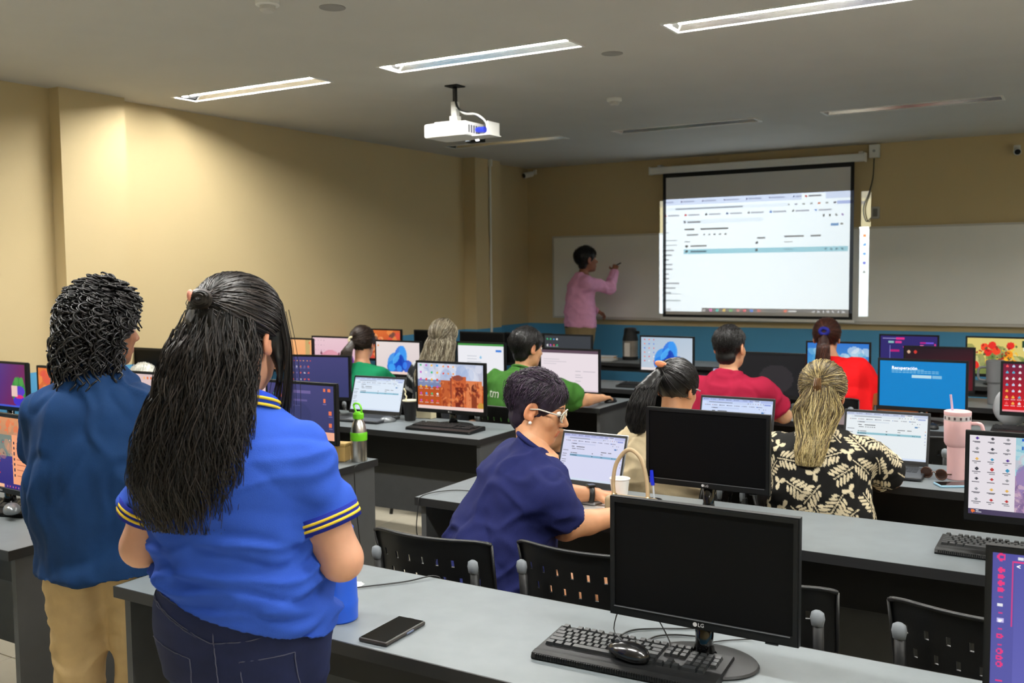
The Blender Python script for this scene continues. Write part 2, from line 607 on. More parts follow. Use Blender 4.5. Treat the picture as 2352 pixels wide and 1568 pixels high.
ps = empty('projector_screen', (0, YW - .13, 0), 0, 'pull-down projector screen with black border lit by the projector', 'projector screen')
bm = bx(B(), -4.22, -1.98, -.04, .04, 2.70, 2.775, .012, 2)
obj('case', bm, mat('screen_case', rgb(228, 228, 224), .5), ps)
for x in (-4.225, -1.985): obj('end_cap', bx(B(), x, x + .01, -.045, .045, 2.695, 2.78), WHITE_PL, ps)
M_FAB = mat('screen_fabric', rgb(214, 213, 212), .85)
bm = bx(B(), -4.07, -2.085, -.002, .002, 1.155, 2.70)
obj('fabric', bm, M_FAB, ps)
bm = frame_ring(B(), -4.075, -2.08, 1.155, 2.70, -4.04, -2.115, 1.185, 2.655, -.004, -.0025)
obj('border', bm, mat('screen_black_border', rgb(14, 14, 16), .8), ps)
bm = bx(B(), -4.10, -2.055, -.012, .012, 1.125, 1.157, .006, 2)
obj('bottom_bar', bm, WHITE_PL, ps)
for x in (-4.15, -2.05): obj('wall_bracket', bx(B(), x, x + .04, .02, .125, 2.772, 2.80), WHITE_PL, ps)
wall_root(ps)

sb = empty('switch_box', wp(-1.915, 2.80), 0, 'white screen control box high on the wall at the screen end', 'switch box')
obj('box', bx(B(), -.05, .05, -.06, 0, -.065, .065, .006, 2), WHITE_PL, sb)
obj('button', lathe(B(), [(.014, -.0), (.014, .006)], 12), SILVER, sb).matrix_local = Matrix.Translation((0, -.06, .0)) @ Matrix.Rotation(math.pi / 2, 4, 'X')
so = empty('wall_socket', wp(-1.9, 2.205), 0, 'white socket plate on the tan wall beside the projector screen', 'socket')
obj('plate', bx(B(), -.04, .04, -.03, 0, -.06, .06, .006, 2), mat('grey_plastic', rgb(190, 188, 184)), so)
obj('insert', bx(B(), -.022, .022, -.036, -.03, -.04, .04, .002), mat('grey_insert', rgb(120, 118, 114)), so)
bm = tube(B(), curve_pts([(-1.985, YW - .03, 2.77), (-1.995, YW - .02, 2.58), (-2.03, YW - .02, 2.43), (-2.08, YW - .035, 2.27), (-2.05, YW - .035, 2.14), (-2.0, YW - .02, 2.18)], 30), .006, 6)
tag(obj('control_cable', bm, CABLE, smooth=True), 'dark cable hanging from the screen control box to the socket', 'cable')
def cctv(loc, rz, label):
    r = empty('security_camera', loc, rz, label, 'security camera', 'security cameras on the front wall')
    obj('mount', bx(B(), -.03, .03, -.02, 0, -.03, .03, .005), WHITE_PL, r)
    obj('arm', tube(B(), [(0, -.02, 0), (0, -.07, -.01)], .01, 8), WHITE_PL, r)
    obj('body', tube(B(), [(0, -.05, -.025), (0, -.17, -.05)], [.032, .034], 12), WHITE_PL, r)
    obj('lens', tube(B(), [(0, -.171, -.0502), (0, -.178, -.052)], .026, 12), BLACK_GLOSS, r)
cctv(wp(-5.73, 2.83), -.45, 'small security camera under the ceiling in the far left corner')
cctv(wp(-.68, 2.74), .1, 'small security camera on the front wall at the right picture edge')
# conduit on the far pilaster
bm = tube(B(), [(XL + .175, 9.3, 0), (XL + .175, 9.3, CEIL - .06)], .014, 10)
bx(bm, XL + .16, XL + .2, 9.285, 9.315, 2.84, 2.917)
tag(obj('conduit_pipe', bm, mat('conduit_white', rgb(226, 224, 214), .5), smooth=False), 'thin white conduit pipe running up the far pilaster', 'pipe')

# ceiling fittings
def detector(loc, label):
    r = empty('smoke_detector', loc, 0, label, 'smoke detector', 'smoke detectors on the ceiling')
    obj('base', lathe(B(), [(.055, 0), (.055, -.018), (.05, -.022)], 20), WHITE_PL, r, smooth=False)
    obj('head', lathe(B(), [(.036, -.022), (.036, -.04), (.026, -.05)], 20), mat('detector_head', rgb(205, 202, 196)), r)
detector((-3.07, 6.57, CEIL), 'white smoke detector on the ceiling in front of the projector')
detector((-3.31, 3.345, CEIL), 'smoke detector on the ceiling at the top picture edge')
for loc, lab in (((-2.45, 5.215), 'round grey patch on the ceiling beside the middle lit light'), ((-3.135, 3.59), 'round grey patch on the ceiling near the top picture edge')):
    bm = lathe(B(), [(.062, 0), (.062, -.002), (.058, -.003)], 28, (loc[0], loc[1], CEIL))
    tag(obj('ceiling_patch', bm, mat('patch_paint', rgb(150, 148, 144), .8, var=.1)), lab, 'ceiling patch', 'round ceiling patches')

# ------------------------------------------------------------------ projector
PX, PY, PZ = -3.755, 5.515, 2.565
pj = empty('projector', (PX, PY, PZ), 0, 'white projector hanging from the ceiling on a short pole', 'projector')
bm = bx(B(), -.17, .17, -.13, .13, 0, .095, .014, 2)
obj('body', bm, mat('projector_white', rgb(240, 240, 236), .4), pj)
bm = B()
for k in range(5): bx(bm, .169, .172, -.10 + k * .03, -.085 + k * .03, .02, .07)
obj('vent', bm, mat('vent_grey', rgb(90, 92, 94)), pj)
bm = bx(B(), .165, .30, -.05, .10, .0, .006); bx(bm, .285, .29, -.05, .10, 0, .09); bx(bm, .165, .29, .095, .10, 0, .09)
obj('cable_shroud', bm, mat('projector_white', rgb(240, 240, 236)), pj)
bm = tube(B(), [(.17, .0, .045), (.235, -.01, .04)], .017, 10); tube(bm, [(.19, -.006, .043), (.245, -.012, .04)], .02, 10)
obj('video_plug', bm, mat('blue_plug', rgb(30, 50, 190), .4), pj)
bm = bx(B(), -.13, .06, -.06, .06, .10, .112)
for k in (-.1, .03): bx(bm, k, k + .02, -.05, .05, .095, .102)
bx(bm, -.03, .03, -.03, .03, .112, .15, .004); bx(bm, -.022, .022, -.022, .022, .15, .245, .004)
obj('bracket', bm, mat('projector_white', rgb(240, 240, 236)), pj)
obj('pole', tube(B(), [(0, 0, .23), (0, 0, .35)], .016, 12), DARK_METAL, pj, smooth=False)
obj('ceiling_plate', bx(B(), -.05, .05, -.05, .05, .344, .352), DARK_METAL, pj)
bm = tube(B(), curve_pts([(.012, -.02, .33), (.02, -.02, .24), (.06, -.03, .18), (.15, -.02, .15), (.23, 0, .10), (.24, -.01, .05)], 30), .008, 6)
obj('cable', bm, CABLE, pj, smooth=True)
bm = tube(B(), curve_pts([(.03, -.025, .2), (.10, -.03, .155), (.18, -.02, .145), (.235, 0, .10), (.27, .0, .03)], 24), .008, 6)
obj('power_lead', bm, WHITE_PL, pj, smooth=True)
# lens ring; picture slide added in front of the lamp to shape its beam
LAMP = Vector((PX + .05, PY + .14, PZ + .05))
bm = lathe(B(), [(.04, 0), (.04, .02), (.034, .03)], 20, cap=False)
ln = obj('lens_ring', bm, BLACK_GLOSS, pj)
ln.matrix_local = Matrix.Translation((.05, .13, .05)) @ Matrix.Rotation(-math.pi / 2, 4, 'X')
SD = 0.06
k = SD / (YW - .1 - LAMP.y)
ix0, ix1, iz0, iz1 = -4.30, -2.035, 1.182, 2.45      # picture corners near the wall
sx0, sx1 = (ix0 - LAMP.x) * k, (ix1 - LAMP.x) * k
sz0, sz1 = (iz0 - LAMP.z) * k, (iz1 - LAMP.z) * k
sl = mesh_pic('slide', pic_projected(), .05 + sx0, .05 + sx1, .05 + sz0, .05 + sz1, .14 + SD, pj, slide_material())
bm = frame_ring(B(), .05 - .06, .05 + .06, .05 - .06, .05 + .05, .05 + sx0, .05 + sx1, .05 + sz0, .05 + sz1, .14 + SD - .0005, .14 + SD + .0005)
for a, b, c, d in ((-.01, -.006, -.01, .10), (.106, .11, -.01, .10), (-.01, .11, -.01, -.006), (-.01, .11, .096, .10)):
    bx(bm, a, b, .128, .14 + SD, c, d)
obj('spill_mask', bm, BLACK, pj)  # opaque plate and sides added to block lamp spill around the slide
ld = bpy.data.lights.new('projector_lamp', 'SPOT')
ld.energy = PROJECTOR_WATTS
ld.color = (0.93, 0.97, 1.0)
ld.shadow_soft_size = 0.0
ld.spot_size = math.radians(64)
ld.spot_blend = 0.0
lo = bpy.data.objects.new('projector_lamp', ld)
lo.location = LAMP - Vector((PX, PY, PZ))
tgt = Vector(((ix0 + ix1) / 2, YW, (iz0 + iz1) / 2)) - LAMP
lo.rotation_euler = tgt.to_track_quat('-Z', 'Y').to_euler()
link(lo, pj)

# ------------------------------------------------------------------ desks
DESK = 0.74
def desk(x0, x1, y0, y1, label, open_legs=False, name='computer_desk', low=.14):
    d = empty(name, (0, 0, 0), 0, label, 'desk', 'rows of computer desks')
    t = .026
    obj('tabletop', bx(B(), x0 + .004, x1 - .004, y0 + .004, y1 - .004, DESK - t, DESK), LAMINATE, d)
    bm = B()
    for a, b, c, e in ((x0, x1, y0, y0 + .004), (x0, x1, y1 - .004, y1), (x0, x0 + .004, y0 + .004, y1 - .004), (x1 - .004, x1, y0 + .004, y1 - .004)):
        bx(bm, a, b, c, e, DESK - t - .008, DESK - .0005)
    obj('edge_band', bm, EDGE, d)
    if open_legs:
        for x in (x0 + .05, x1 - .09, (x0 + x1) / 2):
            for y in (y0 + .04, y1 - .08):
                obj('leg', bx(B(), x, x + .04, y, y + .04, 0, DESK - t), DARK_METAL, d)
        obj('apron', bx(B(), x0 + .05, x1 - .05, y0 + .06, y0 + .08, DESK - .09, DESK - t), DARK_METAL, d)
        return d
    for x in (x0 + .012, x1 - .037):
        s = obj('side_panel', bx(B(), x, x + .025, y0 + .03, y1 - .015, 0.012, DESK - t), PANEL, d)
        obj('panel_foot', bx(B(), x + .002, x + .023, y0 + .04, y1 - .03, 0, .012), DARK_METAL, s)
    obj('modesty_panel', bx(B(), x0 + .037, x1 - .037, y1 - .10, y1 - .082, low, .50), PANEL, d)
    bm = bx(B(), x0 + .037, x1 - .037, y1 - .20, y1 - .102, .46, .475)
    bx(bm, x0 + .037, x1 - .037, y1 - .205, y1 - .195, .46, .66)
    bx(bm, x0 + .037, x1 - .037, y1 - .10, y1 - .085, .5, DESK - t)
    obj('dark_under_band', bm, DARK_METAL, d)  # dark ledge and boards filling the band under the tabletop
    n = max(1, int((x1 - x0) / 1.25))
    for i in range(1, n):
        x = x0 + (x1 - x0) * i / n
        obj('support_panel', bx(B(), x - .012, x + .012, y0 + .14, y1 - .205, 0.0, DESK - t), PANEL, d)
    return d
desk(-2.51, 1.3, 1.83, 2.37, 'grey desk with the blue bottle, phone and keyboard, nearest the camera')
desk(-2.41, 1.5, 3.20, 3.73, 'grey desk where the woman in the navy shirt works')
desk(-2.32, 1.6, 4.35, 4.92, 'grey desk with the pink tumbler, in front of the woman in the leaf blouse')
desk(-2.3, 1.7, 5.93, 6.48, 'dark desk carrying the blue recovery screen, in front of the man in maroon')
desk(-2.2, 1.7, 7.05, 7.58, 'dark desk in front of the woman in the red top')
desk(-1.75, 1.5, 8.32, 8.80, 'far desk under the monitor with the red tulips', True)
desk(-5.9, -3.14, 1.89, 2.42, 'grey desk at the left picture edge with keyboard and mouse')
desk(-5.9, -3.07, 3.22, 3.78, 'grey desk carrying the steel bottle with the green lid')
desk(-5.9, -2.92, 4.48, 5.03, 'grey desk with the laptop and the desert wallpaper monitor')
desk(-5.9, -2.86, 5.88, 6.45, 'dark desk where the man in the green shirt sits')
desk(-5.9, -2.55, 6.93, 7.47, 'dark desk behind the man in the green shirt, with a flat keyboard')
desk(-4.75, -2.0, 8.9, 9.45, 'black table with the thermos and papers below the whiteboard', True, 'teacher_table')

# ------------------------------------------------------------------ chairs
M_SHELL = mat('black_chair_shell', rgb(20, 21, 22), .4, bump=.2, bscale=500)
M_CAP = mat('grey_end_cap', rgb(128, 134, 140), .6)
def chair_back(nx=40, nz=26):
    bm = B()
    g = {}
    def P(i, j):
        u = i / nx * 2 - 1
        w = j / nz
        half = .225 * (1 - .06 * (1 - w)) 
        x = u * half
        z = .505 + .315 * w
        if j == nz: z -= .012 * abs(u) ** 10
        y = -.235 + .055 * u * u - .05 * w + .012 * math.sin(w * 3.1)
        return (x, y, z)
    for i in range(nx + 1):
        for j in range(nz + 1):
            g[i, j] = bm.verts.new(P(i, j))
    for i in range(nx):
        for j in range(nz):
            row, k = divmod(j - 3, 5)
            slot = 3 <= j < nz - 3 and k in (0, 1) and 3 <= i < nx - 3 and (i + (2 if row % 2 else 0)) % 5 == 0
            if slot: continue
            bm.faces.new((g[i, j], g[i + 1, j], g[i + 1, j + 1], g[i, j + 1]))
    bm.normal_update()
    bmesh.ops.solidify(bm, geom=bm.faces[:], thickness=.006)
    return bm

def make_chair():
    c = empty('perforated_chair')
    obj('backrest', chair_back(), M_SHELL, c, smooth=False)
    tb = B()
    pts = []
    for i in range(21):
        u = i / 10 - 1
        pts.append((u * .226, -.285 + .055 * u * u, .818 - .012 * abs(u) ** 10))
    tube(tb, pts, .006, 6)
    for s in (-1, 1): tube(tb, [(s * .226, -.23, .806), (s * .219, -.192, .65), (s * .212, -.185, .51)], .005, 6)
    obj('back_rim', tb, M_SHELL, c, smooth=True)
    bm = bx(B(), -.22, .22, -.2, .22, .44, .455, .006, 2)
    for v in bm.verts:
        v.co.z += .02 * (v.co.x / .22) ** 2 - (.03 * max(0, (v.co.y - .1) / .12) ** 2)
    obj('seat', bm, M_SHELL, c)
    for s in (-1, 1):
        up = obj('back_post', tube(B(), [(s * .185, -.05, .425), (s * .185, -.215, .44), (s * .185, -.25, .55), (s * .185, -.27, .735)], .015, 10), DARK_METAL, c, smooth=True)
        cap = lathe(B(), [(.006, -.026), (.016, -.02), (.020, 0), (.017, .016), (.007, .022)], 9, (s * .185, -.277, .745), 1.0, .55)
        obj('end_cap', cap, M_CAP, up, smooth=True)
        for y, yy in ((-.16, -.21), (.16, .21)):
            obj('leg', tube(B(), [(s * .185, y, .43), (s * .215, yy, .0)], .012, 8), DARK_METAL, c, smooth=True)
        obj('side_rail', tube(B(), [(s * .185, -.16, .43), (s * .185, .18, .43)], .012, 8), DARK_METAL, c, smooth=True)
    obj('cross_bar', tube(B(), [(-.185, .1, .428), (.185, .1, .428)], .01, 8), DARK_METAL, c, smooth=True)
    return c
CHAIR = make_chair()
_used = [False]
def chair(x, y, rz, label):
    if not _used[0]:
        o = CHAIR; _used[0] = True
    else:
        o = copy_tree(CHAIR)
    o.location = (x, y, 0); o.rotation_euler = (0, 0, math.radians(rz))
    return tag(o, label, 'chair', 'black perforated chairs')
chair(-1.86, 2.77, 3, 'black perforated chair the woman in the navy shirt sits on')
chair(-1.345, 2.86, 0, 'empty black perforated chair left of the large switched-off monitor')
chair(-.80, 2.85, 0, 'black perforated chair partly hidden behind the right edge of the switched-off monitor')
chair(-.20, 2.84, -6, 'black perforated chair left of the purple browser monitor, right picture corner')
chair(-1.60, 4.03, 90, 'black chair under the woman in the beige top')
chair(-.95, 4.03, -90, 'black chair under the woman in the leaf blouse')
chair(-1.84, 5.55, 0, 'black chair under the man in the maroon polo')
chair(-1.55, 6.80, 0, 'black chair under the woman in the red top')
chair(-3.2, 5.45, 0, 'black chair under the man in the green shirt')
chair(-3.95, 5.47, 0, 'black chair under the woman with ash blonde hair')
chair(-4.72, 5.5, 0, 'black chair under the girl in the green top')
chair(-2.98, 2.93, -62, 'black chair whose shiny top corner shows beside the steel bottle')
chair(-.82, 5.5, 0, 'black chair below the blue recovery screen')

# ------------------------------------------------------------------ monitors
M_LOGO = mat('logo_grey', rgb(200, 200, 202), .4)
M_STRIP = mat('satin_strip', rgb(120, 122, 126), .3, .5)
def monitor(x, y, rz, label, pic=None, w=.47, h=.285, zb=.825, back=False, logo=False, tilt=0.0, chin=.024, bez=.013, base='oval', name='monitor'):
    r = empty(name, (x, y, DESK), math.radians(rz), label, 'monitor', 'computer monitors')
    z0 = zb - DESK
    z1 = z0 + h
    T = Matrix.Translation((0, 0, z0)) @ Matrix.Rotation(-tilt, 4, 'X') @ Matrix.Translation((0, 0, -z0))
    def put(o):
        o.data.transform(T)
        return o
    bm = frame_ring(B(), -w / 2, w / 2, z0, z1, -w / 2 + bez, w / 2 - bez, z0 + chin, z1 - bez, -.022, .0)
    es = [e for e in bm.edges if all(abs(abs(v.co.x) - w / 2) < 1e-5 or abs(v.co.z - z0) < 1e-5 or abs(v.co.z - z1) < 1e-5 for v in e.verts) and abs(e.verts[0].co.y + .022) < 1e-5 and abs(e.verts[1].co.y + .022) < 1e-5]
    bmesh.ops.bevel(bm, geom=es, offset=.003, segments=2, affect='EDGES')
    put(obj('bezel', bm, BLACK, r))
    if pic is None:
        put(obj('screen', bx(B(), -w / 2 + bez, w / 2 - bez, -.018, -.012, z0 + chin, z1 - bez), SCREEN_OFF, r))
    else:
        put(mesh_pic('screen', pic, -w / 2 + bez, w / 2 - bez, z0 + chin, z1 - bez, -.018, r, M_LIT))
    bm = bx(B(), -w / 2 + .004, w / 2 - .004, -.011, .012, z0 + .004, z1 - .004, .004, 1)
    bx(bm, -w * .36, w * .36, .010, .032, z0 + .03, z1 - .05, .012, 2)
    put(obj('back_cover', bm, BLACK, r))
    if logo:
        lm = put(obj('logo_mark', lathe(B(), [(.0052, 0), (.0052, .0006)], 16), M_LOGO, r))
        lm.matrix_local = Matrix.Translation((-.010, -.0222, z0 + .012)) @ Matrix.Rotation(math.pi / 2, 4, 'X')
        text('logo_letters', 'LG', .0125, M_LOGO, r, (-.003, -.0226, z0 + .0078))
        put(obj('trim_strip', bx(B(), -w / 2 + .012, w / 2 - .018, -.0236, -.0215, z0 + chin - .0025, z0 + chin - .0005), M_STRIP, r))
        put(obj('power_button', bx(B(), w / 2 - .075, w / 2 - .045, -.020, -.01, z0 - .004, z0 + .001, .001), BLACK_GLOSS, r))
    if base == 'oval':
        bm = tube(B(), [(0, .012, .012), (0, .014, .05), (0, .016, z0 + .05)], [.03, .021, .024], 14)
        tube(bm, [(0, .012, .011), (0, .012, .022)], [.036, .031], 14)
        obj('neck', bm, BLACK_GLOSS, r, smooth=True)
        bm = lathe(B(), [(.128, 0), (.132, .004), (.128, .009), (.10, .013), (.04, .017)], 36, (0, .01, 0), 1.0, .78)
        obj('base', bm, BLACK, r, auto=.6)
    else:
        obj('neck', bx(B(), -.02, .02, .012, .03, .01, z0 + .08, .004), base, r)
        obj('base', bx(B(), -.11, .11, -.08, .09, 0, .012, .005, 2), base, r)
    return r

ORG = [(240, 120, 60), (250, 160, 80), (230, 80, 70), (255, 190, 120)]
MIX = [(240, 240, 240), (80, 170, 240), (240, 80, 70), (250, 190, 60), (60, 190, 120), (200, 90, 200)]
def pic_bloom(w=96, h=54, bg0=(238, 226, 222), bg1=(228, 214, 214), icons=False):
    p = Pic(w, h); p.grad(bg0, bg1, 60)
    for i, (cx, cy, rx, ry, c, ro) in enumerate([(.45, .78, .2, .22, (20, 80, 200), 0), (.40, .62, .13, .3, (40, 140, 240), .5), (.55, .45, .13, .34, (30, 110, 230), .25), (.62, .38, .09, .28, (60, 160, 250), -.2), (.72, .75, .12, .2, (20, 70, 200), .3), (.50, .62, .09, .22, (10, 60, 190), .5), (.47, .5, .05, .22, (90, 190, 255), .7), (.6, .62, .06, .25, (15, 60, 180), -.3), (.66, .72, .05, .12, (60, 140, 250), .2), (.36, .8, .08, .12, (70, 170, 250), 0), (.53, .82, .06, .1, (60, 150, 250), .4)]):
        p.ell(cx, cy, rx, ry, c, .8, ro)
    if icons: p.icons(.07, .07, 3, 6, .09, .13, [(80, 120, 220), (240, 120, 90), (240, 240, 250), (220, 80, 90)], .017, 2, (180, 190, 210))
    else: p.ell(.05, .12, .018, .03, (240, 150, 70))
    p.rect(0, .93, 1, 1, (248, 218, 206) if not icons else (236, 226, 226))
    return p
def pic_desert(w=128, h=72):
    p = Pic(w, h); p.grad((190, 200, 225), (210, 190, 190), 90)
    p.blotch([(235, 235, 245), (160, 180, 220), (220, 225, 240)], 40, .04, .14, (0, 0, 1, .35), .5, 3)
    p.rect(0, .36, .5, .52, (90, 110, 160), .7)
    p.rect(0, .52, 1, 1, (190, 84, 34))
    for x0, x1, y0, c in ((.36, .52, .36, (196, 96, 50)), (.5, .6, .3, (150, 70, 50)), (.52, .74, .27, (205, 100, 55)), (.58, .7, .5, (120, 40, 25)), (.74, .98, .35, (225, 130, 80)), (.82, .9, .5, (140, 60, 35))):
        p.rect(x0, y0, x1, .95, c)
    p.ell(.86, .52, .04, .1, (110, 45, 30)); p.ell(.62, .3, .08, .06, (150, 75, 60))
    p.blotch([(230, 120, 60), (160, 60, 30), (240, 150, 90), (120, 40, 25)], 90, .01, .035, (.35, .4, 1, .92), .6, 5)
    p.ell(.96, .88, .05, .07, (200, 150, 60))
    p.icons(.05, .05, 4, 6, .085, .155, MIX, .02, 4, (230, 230, 235))
    p.icons(.4, .06, 3, 2, .075, .155, ORG, .017, 6, None)
    p.rect(0, .93, 1, 1, (244, 214, 206))
    return p
def pic_navy(w=96, h=54, seed=0, folder=False):
    p = Pic(w, h, (64, 66, 116)); p.grad((72, 70, 124), (56, 60, 108), 80)
    if folder:
        p.icons(.1, .1, 6, 1, .055, .1, ORG, .013, seed, None); p.icons(.08, .25, 5, 4, .065, .16, [(230, 90, 80), (200, 200, 220), (120, 110, 160), (220, 130, 90)], .016, seed, (120, 115, 165))
        p.rect(.55, .68, .72, .98, (206, 170, 140))
    else:
        p.rect(.4, .12, .66, .16, (140, 120, 180), .6); p.rect(.4, .28, .6, .31, (120, 105, 165), .6); p.rect(.4, .38, .5, .41, (150, 140, 190), .5)
        p.ell(.1, .2, .012, .022, (70, 150, 110)); p.ell(.2, .23, .02, .035, (230, 120, 90))
        for x, y in ((.86, .08), (.93, .08), (.86, .28), (.94, .5), (.94, .72)): p.rect(x - .02, y - .03, x + .02, y + .04, (235, 120, 80)); p.rect(x - .025, y + .06, x + .025, y + .075, (150, 130, 180), .6)
        p.ell(.5, .6, .16, .25, (54, 58, 104), .6)
        p.rect(.62, .92, 1, 1, (240, 170, 140)).rect(.8, .86, 1, 1, (246, 180, 150))
    return p
def pic_pink(w=80, h=48):
    p = Pic(w, h, (236, 196, 206)); p.grad((240, 205, 214), (226, 180, 196), 80)
    p.ell(.42, .85, .3, .5, (224, 140, 160), .8).ell(.45, .62, .18, .25, (230, 160, 176), .8).ell(.2, .45, .02, .06, (120, 60, 80)).ell(.62, .5, .02, .09, (130, 70, 90)).ell(.85, .9, .2, .35, (110, 40, 140), .8).ell(.9, .62, .06, .14, (120, 50, 160), .8)
    p.icons(.06, .08, 4, 4, .07, .14, [(200, 160, 175), (180, 140, 160)], .012, 2, None)
    return p
def pic_doc(w=96, h=54, top=(96, 74, 90)):
    p = Pic(w, h, (238, 226, 232)); p.rect(0, 0, 1, .07, top); p.lines(.04, .16, .5, 6, .06, (200, 192, 200), 2, .012, .7); p.lines(.6, .5, .75, 6, .05, (170, 165, 175), 8, .012, .6); p.rect(.74, .5, .95, .51, (200, 190, 200))
    p.rect(0, .955, 1, 1, (225, 205, 214)); p.rect(.3, .965, .62, .99, (40, 110, 170)).rect(.5, .965, .7, .99, (200, 60, 90), .6)
    return p
def pic_form(w=80, h=48):
    p = Pic(w, h, (240, 240, 246)); p.rect(0, 0, 1, .07, (70, 150, 70)); p.lines(.2, .35, .55, 4, .09, (190, 195, 205), 2, .02, .8); p.rect(.82, .16, .95, .22, (60, 130, 220)); p.ell(.5, .4, .02, .04, (120, 190, 230)); p.rect(.6, .86, .8, 1, (180, 60, 100))
    return p
def pic_icons_dark(w=80, h=48):
    p = Pic(w, h, (56, 60, 66)); p.icons(.06, .12, 4, 5, .07, .2, MIX, .022, 3, (190, 195, 200), .6); p.ell(.62, .85, .28, .18, (80, 40, 150), .8).ell(.7, .9, .16, .12, (210, 60, 140), .8).ell(.56, .92, .1, .1, (60, 90, 220), .7)
    return p
def pic_blue_recovery(w=192, h=108):
    p = Pic(w, h, (0, 132, 206))
    for j, x1 in enumerate((.54, .72, .70)):
        for k in range(14):
            x = .14 + k * .043
            if x + .034 < x1: p.rect(x, .175 + j * .033, x + .036, .192 + j * .033, (150, 205, 235), .8)
    p.rect(.38, .30, .61, .36, (190, 226, 240)).rect(.62, .30, .73, .36, (130, 190, 226))
    return p
def pic_tulips(w=96, h=54):
    p = Pic(w, h, (224, 206, 120)); p.blotch([(120, 130, 70), (230, 215, 150), (90, 120, 60)], 40, .05, .16, (0, .3, 1, 1), .6, 3)
    for i, (x, y) in enumerate([(.25, .25), (.36, .2), (.3, .4), (.42, .36), (.12, .75), (.33, .7), (.45, .72), (.62, .2)]): p.ell(x, y, .055, .11, (236, 40, 36) if i % 3 else (250, 70, 40), .95, i * .6)
    for x, y in ((.55, .6), (.6, .45), (.66, .7)): p.ell(x, y, .06, .12, (250, 150, 30), .95)
    p.blotch([(160, 30, 30), (250, 200, 60), (60, 90, 50)], 60, .01, .03, (.1, .15, .75, .95), .8, 9)
    p.rect(.8, .25, 1, .33, (240, 250, 240)).rect(.78, .05, 1, .25, (40, 70, 50))
    return p
def pic_red_desk(w=96, h=54):
    p = Pic(w, h, (216, 24, 30)); p.grad((110, 20, 60), (232, 20, 26), 90)
    p.icons(.045, .05, 4, 7, .075, .13, [(240, 240, 240), (200, 220, 250), (250, 190, 80), (250, 90, 90), (80, 180, 210)], .02, 5, (240, 230, 230)); p.rect(0, .96, 1, 1, (240, 150, 160))
    return p
def pic_purple_dash(w=80, h=48):
    p = Pic(w, h, (48, 40, 110)); p.rect(.04, .06, .3, .09, (160, 150, 210)).rect(.28, .04, .42, .1, (230, 50, 140)).rect(.14, .14, .24, .2, (140, 190, 190)).rect(.26, .14, .38, .2, (220, 60, 150)).rect(.7, .16, .82, .2, (190, 30, 140)).rect(.8, .16, .94, .2, (120, 90, 220)).rect(.7, .26, .76, .31, (250, 120, 180)).rect(.4, .3, .48, .33, (190, 50, 140)).rect(.18, .4, .34, .45, (190, 30, 120)).rect(.16, .28, .17, .9, (120, 120, 190)).rect(.95, .2, .97, .4, (220, 60, 140))
    return p
def pic_dark_red(w=80, h=48):
    p = Pic(w, h, (34, 18, 30)); p.grad((26, 18, 30), (90, 14, 30), 70); p.icons(.05, .1, 2, 4, .1, .22, [(240, 120, 40), (220, 60, 50), (230, 190, 160)], .03, 2, (90, 60, 70)); p.ell(.7, .4, .2, .1, (90, 20, 40), .6)
    return p
def pic_beach(w=64, h=40):
    p = Pic(w, h, (40, 110, 190)); p.grad((50, 120, 210), (90, 160, 200), 90); p.blotch([(230, 240, 245), (60, 150, 210), (120, 190, 220)], 30, .04, .14, (0, .2, 1, .8), .6, 2); p.ell(.65, .9, .3, .1, (220, 110, 80), .6).ell(.4, .95, .1, .16, (230, 120, 40))
    return p
def pic_orange_game(w=144, h=84):
    p = Pic(w, h, (70, 100, 110)); p.grad((226, 150, 100), (70, 110, 120), 90, 0, .25); p.grad((110, 130, 120), (150, 140, 130), 90, .25, .55); p.grad((90, 80, 150), (40, 30, 120), 90, .55, 1)
    p.blotch([(240, 120, 70), (230, 150, 100)], 30, .01, .05, (0, 0, 1, .2), .7, 1); p.blotch([(240, 150, 110), (160, 150, 120), (60, 110, 120)], 40, .02, .07, (0, .25, 1, .6), .4, 2)
    p.blotch([(240, 60, 60), (250, 180, 160), (60, 30, 60)], 50, .004, .01, (0, .2, 1, .85), .9, 5)
    p.rect(.70, .24, 1, .93, (250, 166, 120))
    for j in range(7): p.rect(.72, .33 + j * .075, .745, .37 + j * .075, (50, 50, 70)).rect(.77, .345 + j * .075, .93, .355 + j * .075, (190, 110, 80))
    p.rect(0, .955, .55, 1, (250, 190, 150)).rect(.55, .955, 1, 1, (60, 40, 130))
    for i in range(9): p.ell(.6 + i * .045, .975, .006, .01, (240, 90, 80) if i % 2 else (240, 170, 140))
    return p
def pic_figure(w=80, h=48):
    p = Pic(w, h, (70, 40, 130)); p.grad((60, 60, 160), (120, 30, 90), 20); p.ell(.83, .62, .16, .32, (60, 140, 60)).ell(.78, .4, .05, .1, (80, 160, 70)).ell(.9, .4, .05, .1, (80, 160, 70)).ell(.86, .62, .11, .12, (90, 60, 200)).ell(.85, .85, .15, .12, (70, 50, 200)).ell(.84, .75, .1, .04, (220, 40, 120))
    p.rect(.66, .5, .8, .76, (240, 200, 190)); p.rect(0, .95, 1, 1, (70, 90, 210))
    return p
def pic_orange(w=48, h=30):
    return Pic(w, h).grad((236, 130, 60), (190, 70, 40), 60).blotch(ORG + [(60, 60, 70)], 30, .03, .1, (0, 0, 1, 1), .6, 4)
def pic_peach(w=48, h=30):
    return Pic(w, h).grad((252, 190, 130), (250, 170, 110), 60).rect(.86, 0, .96, 1, (200, 170, 110)).ell(.95, .1, .02, .04, (240, 90, 60))
def pic_flowers(w=64, h=38):
    p = Pic(w, h, (226, 198, 196)); p.icons(.55, .08, 3, 1, .06, .1, ORG, .02, 3, None); p.blotch([(190, 60, 80), (120, 60, 80), (240, 220, 220), (210, 150, 150), (230, 90, 110)], 60, .01, .05, (.2, .3, 1, 1), .7, 4)
    return p
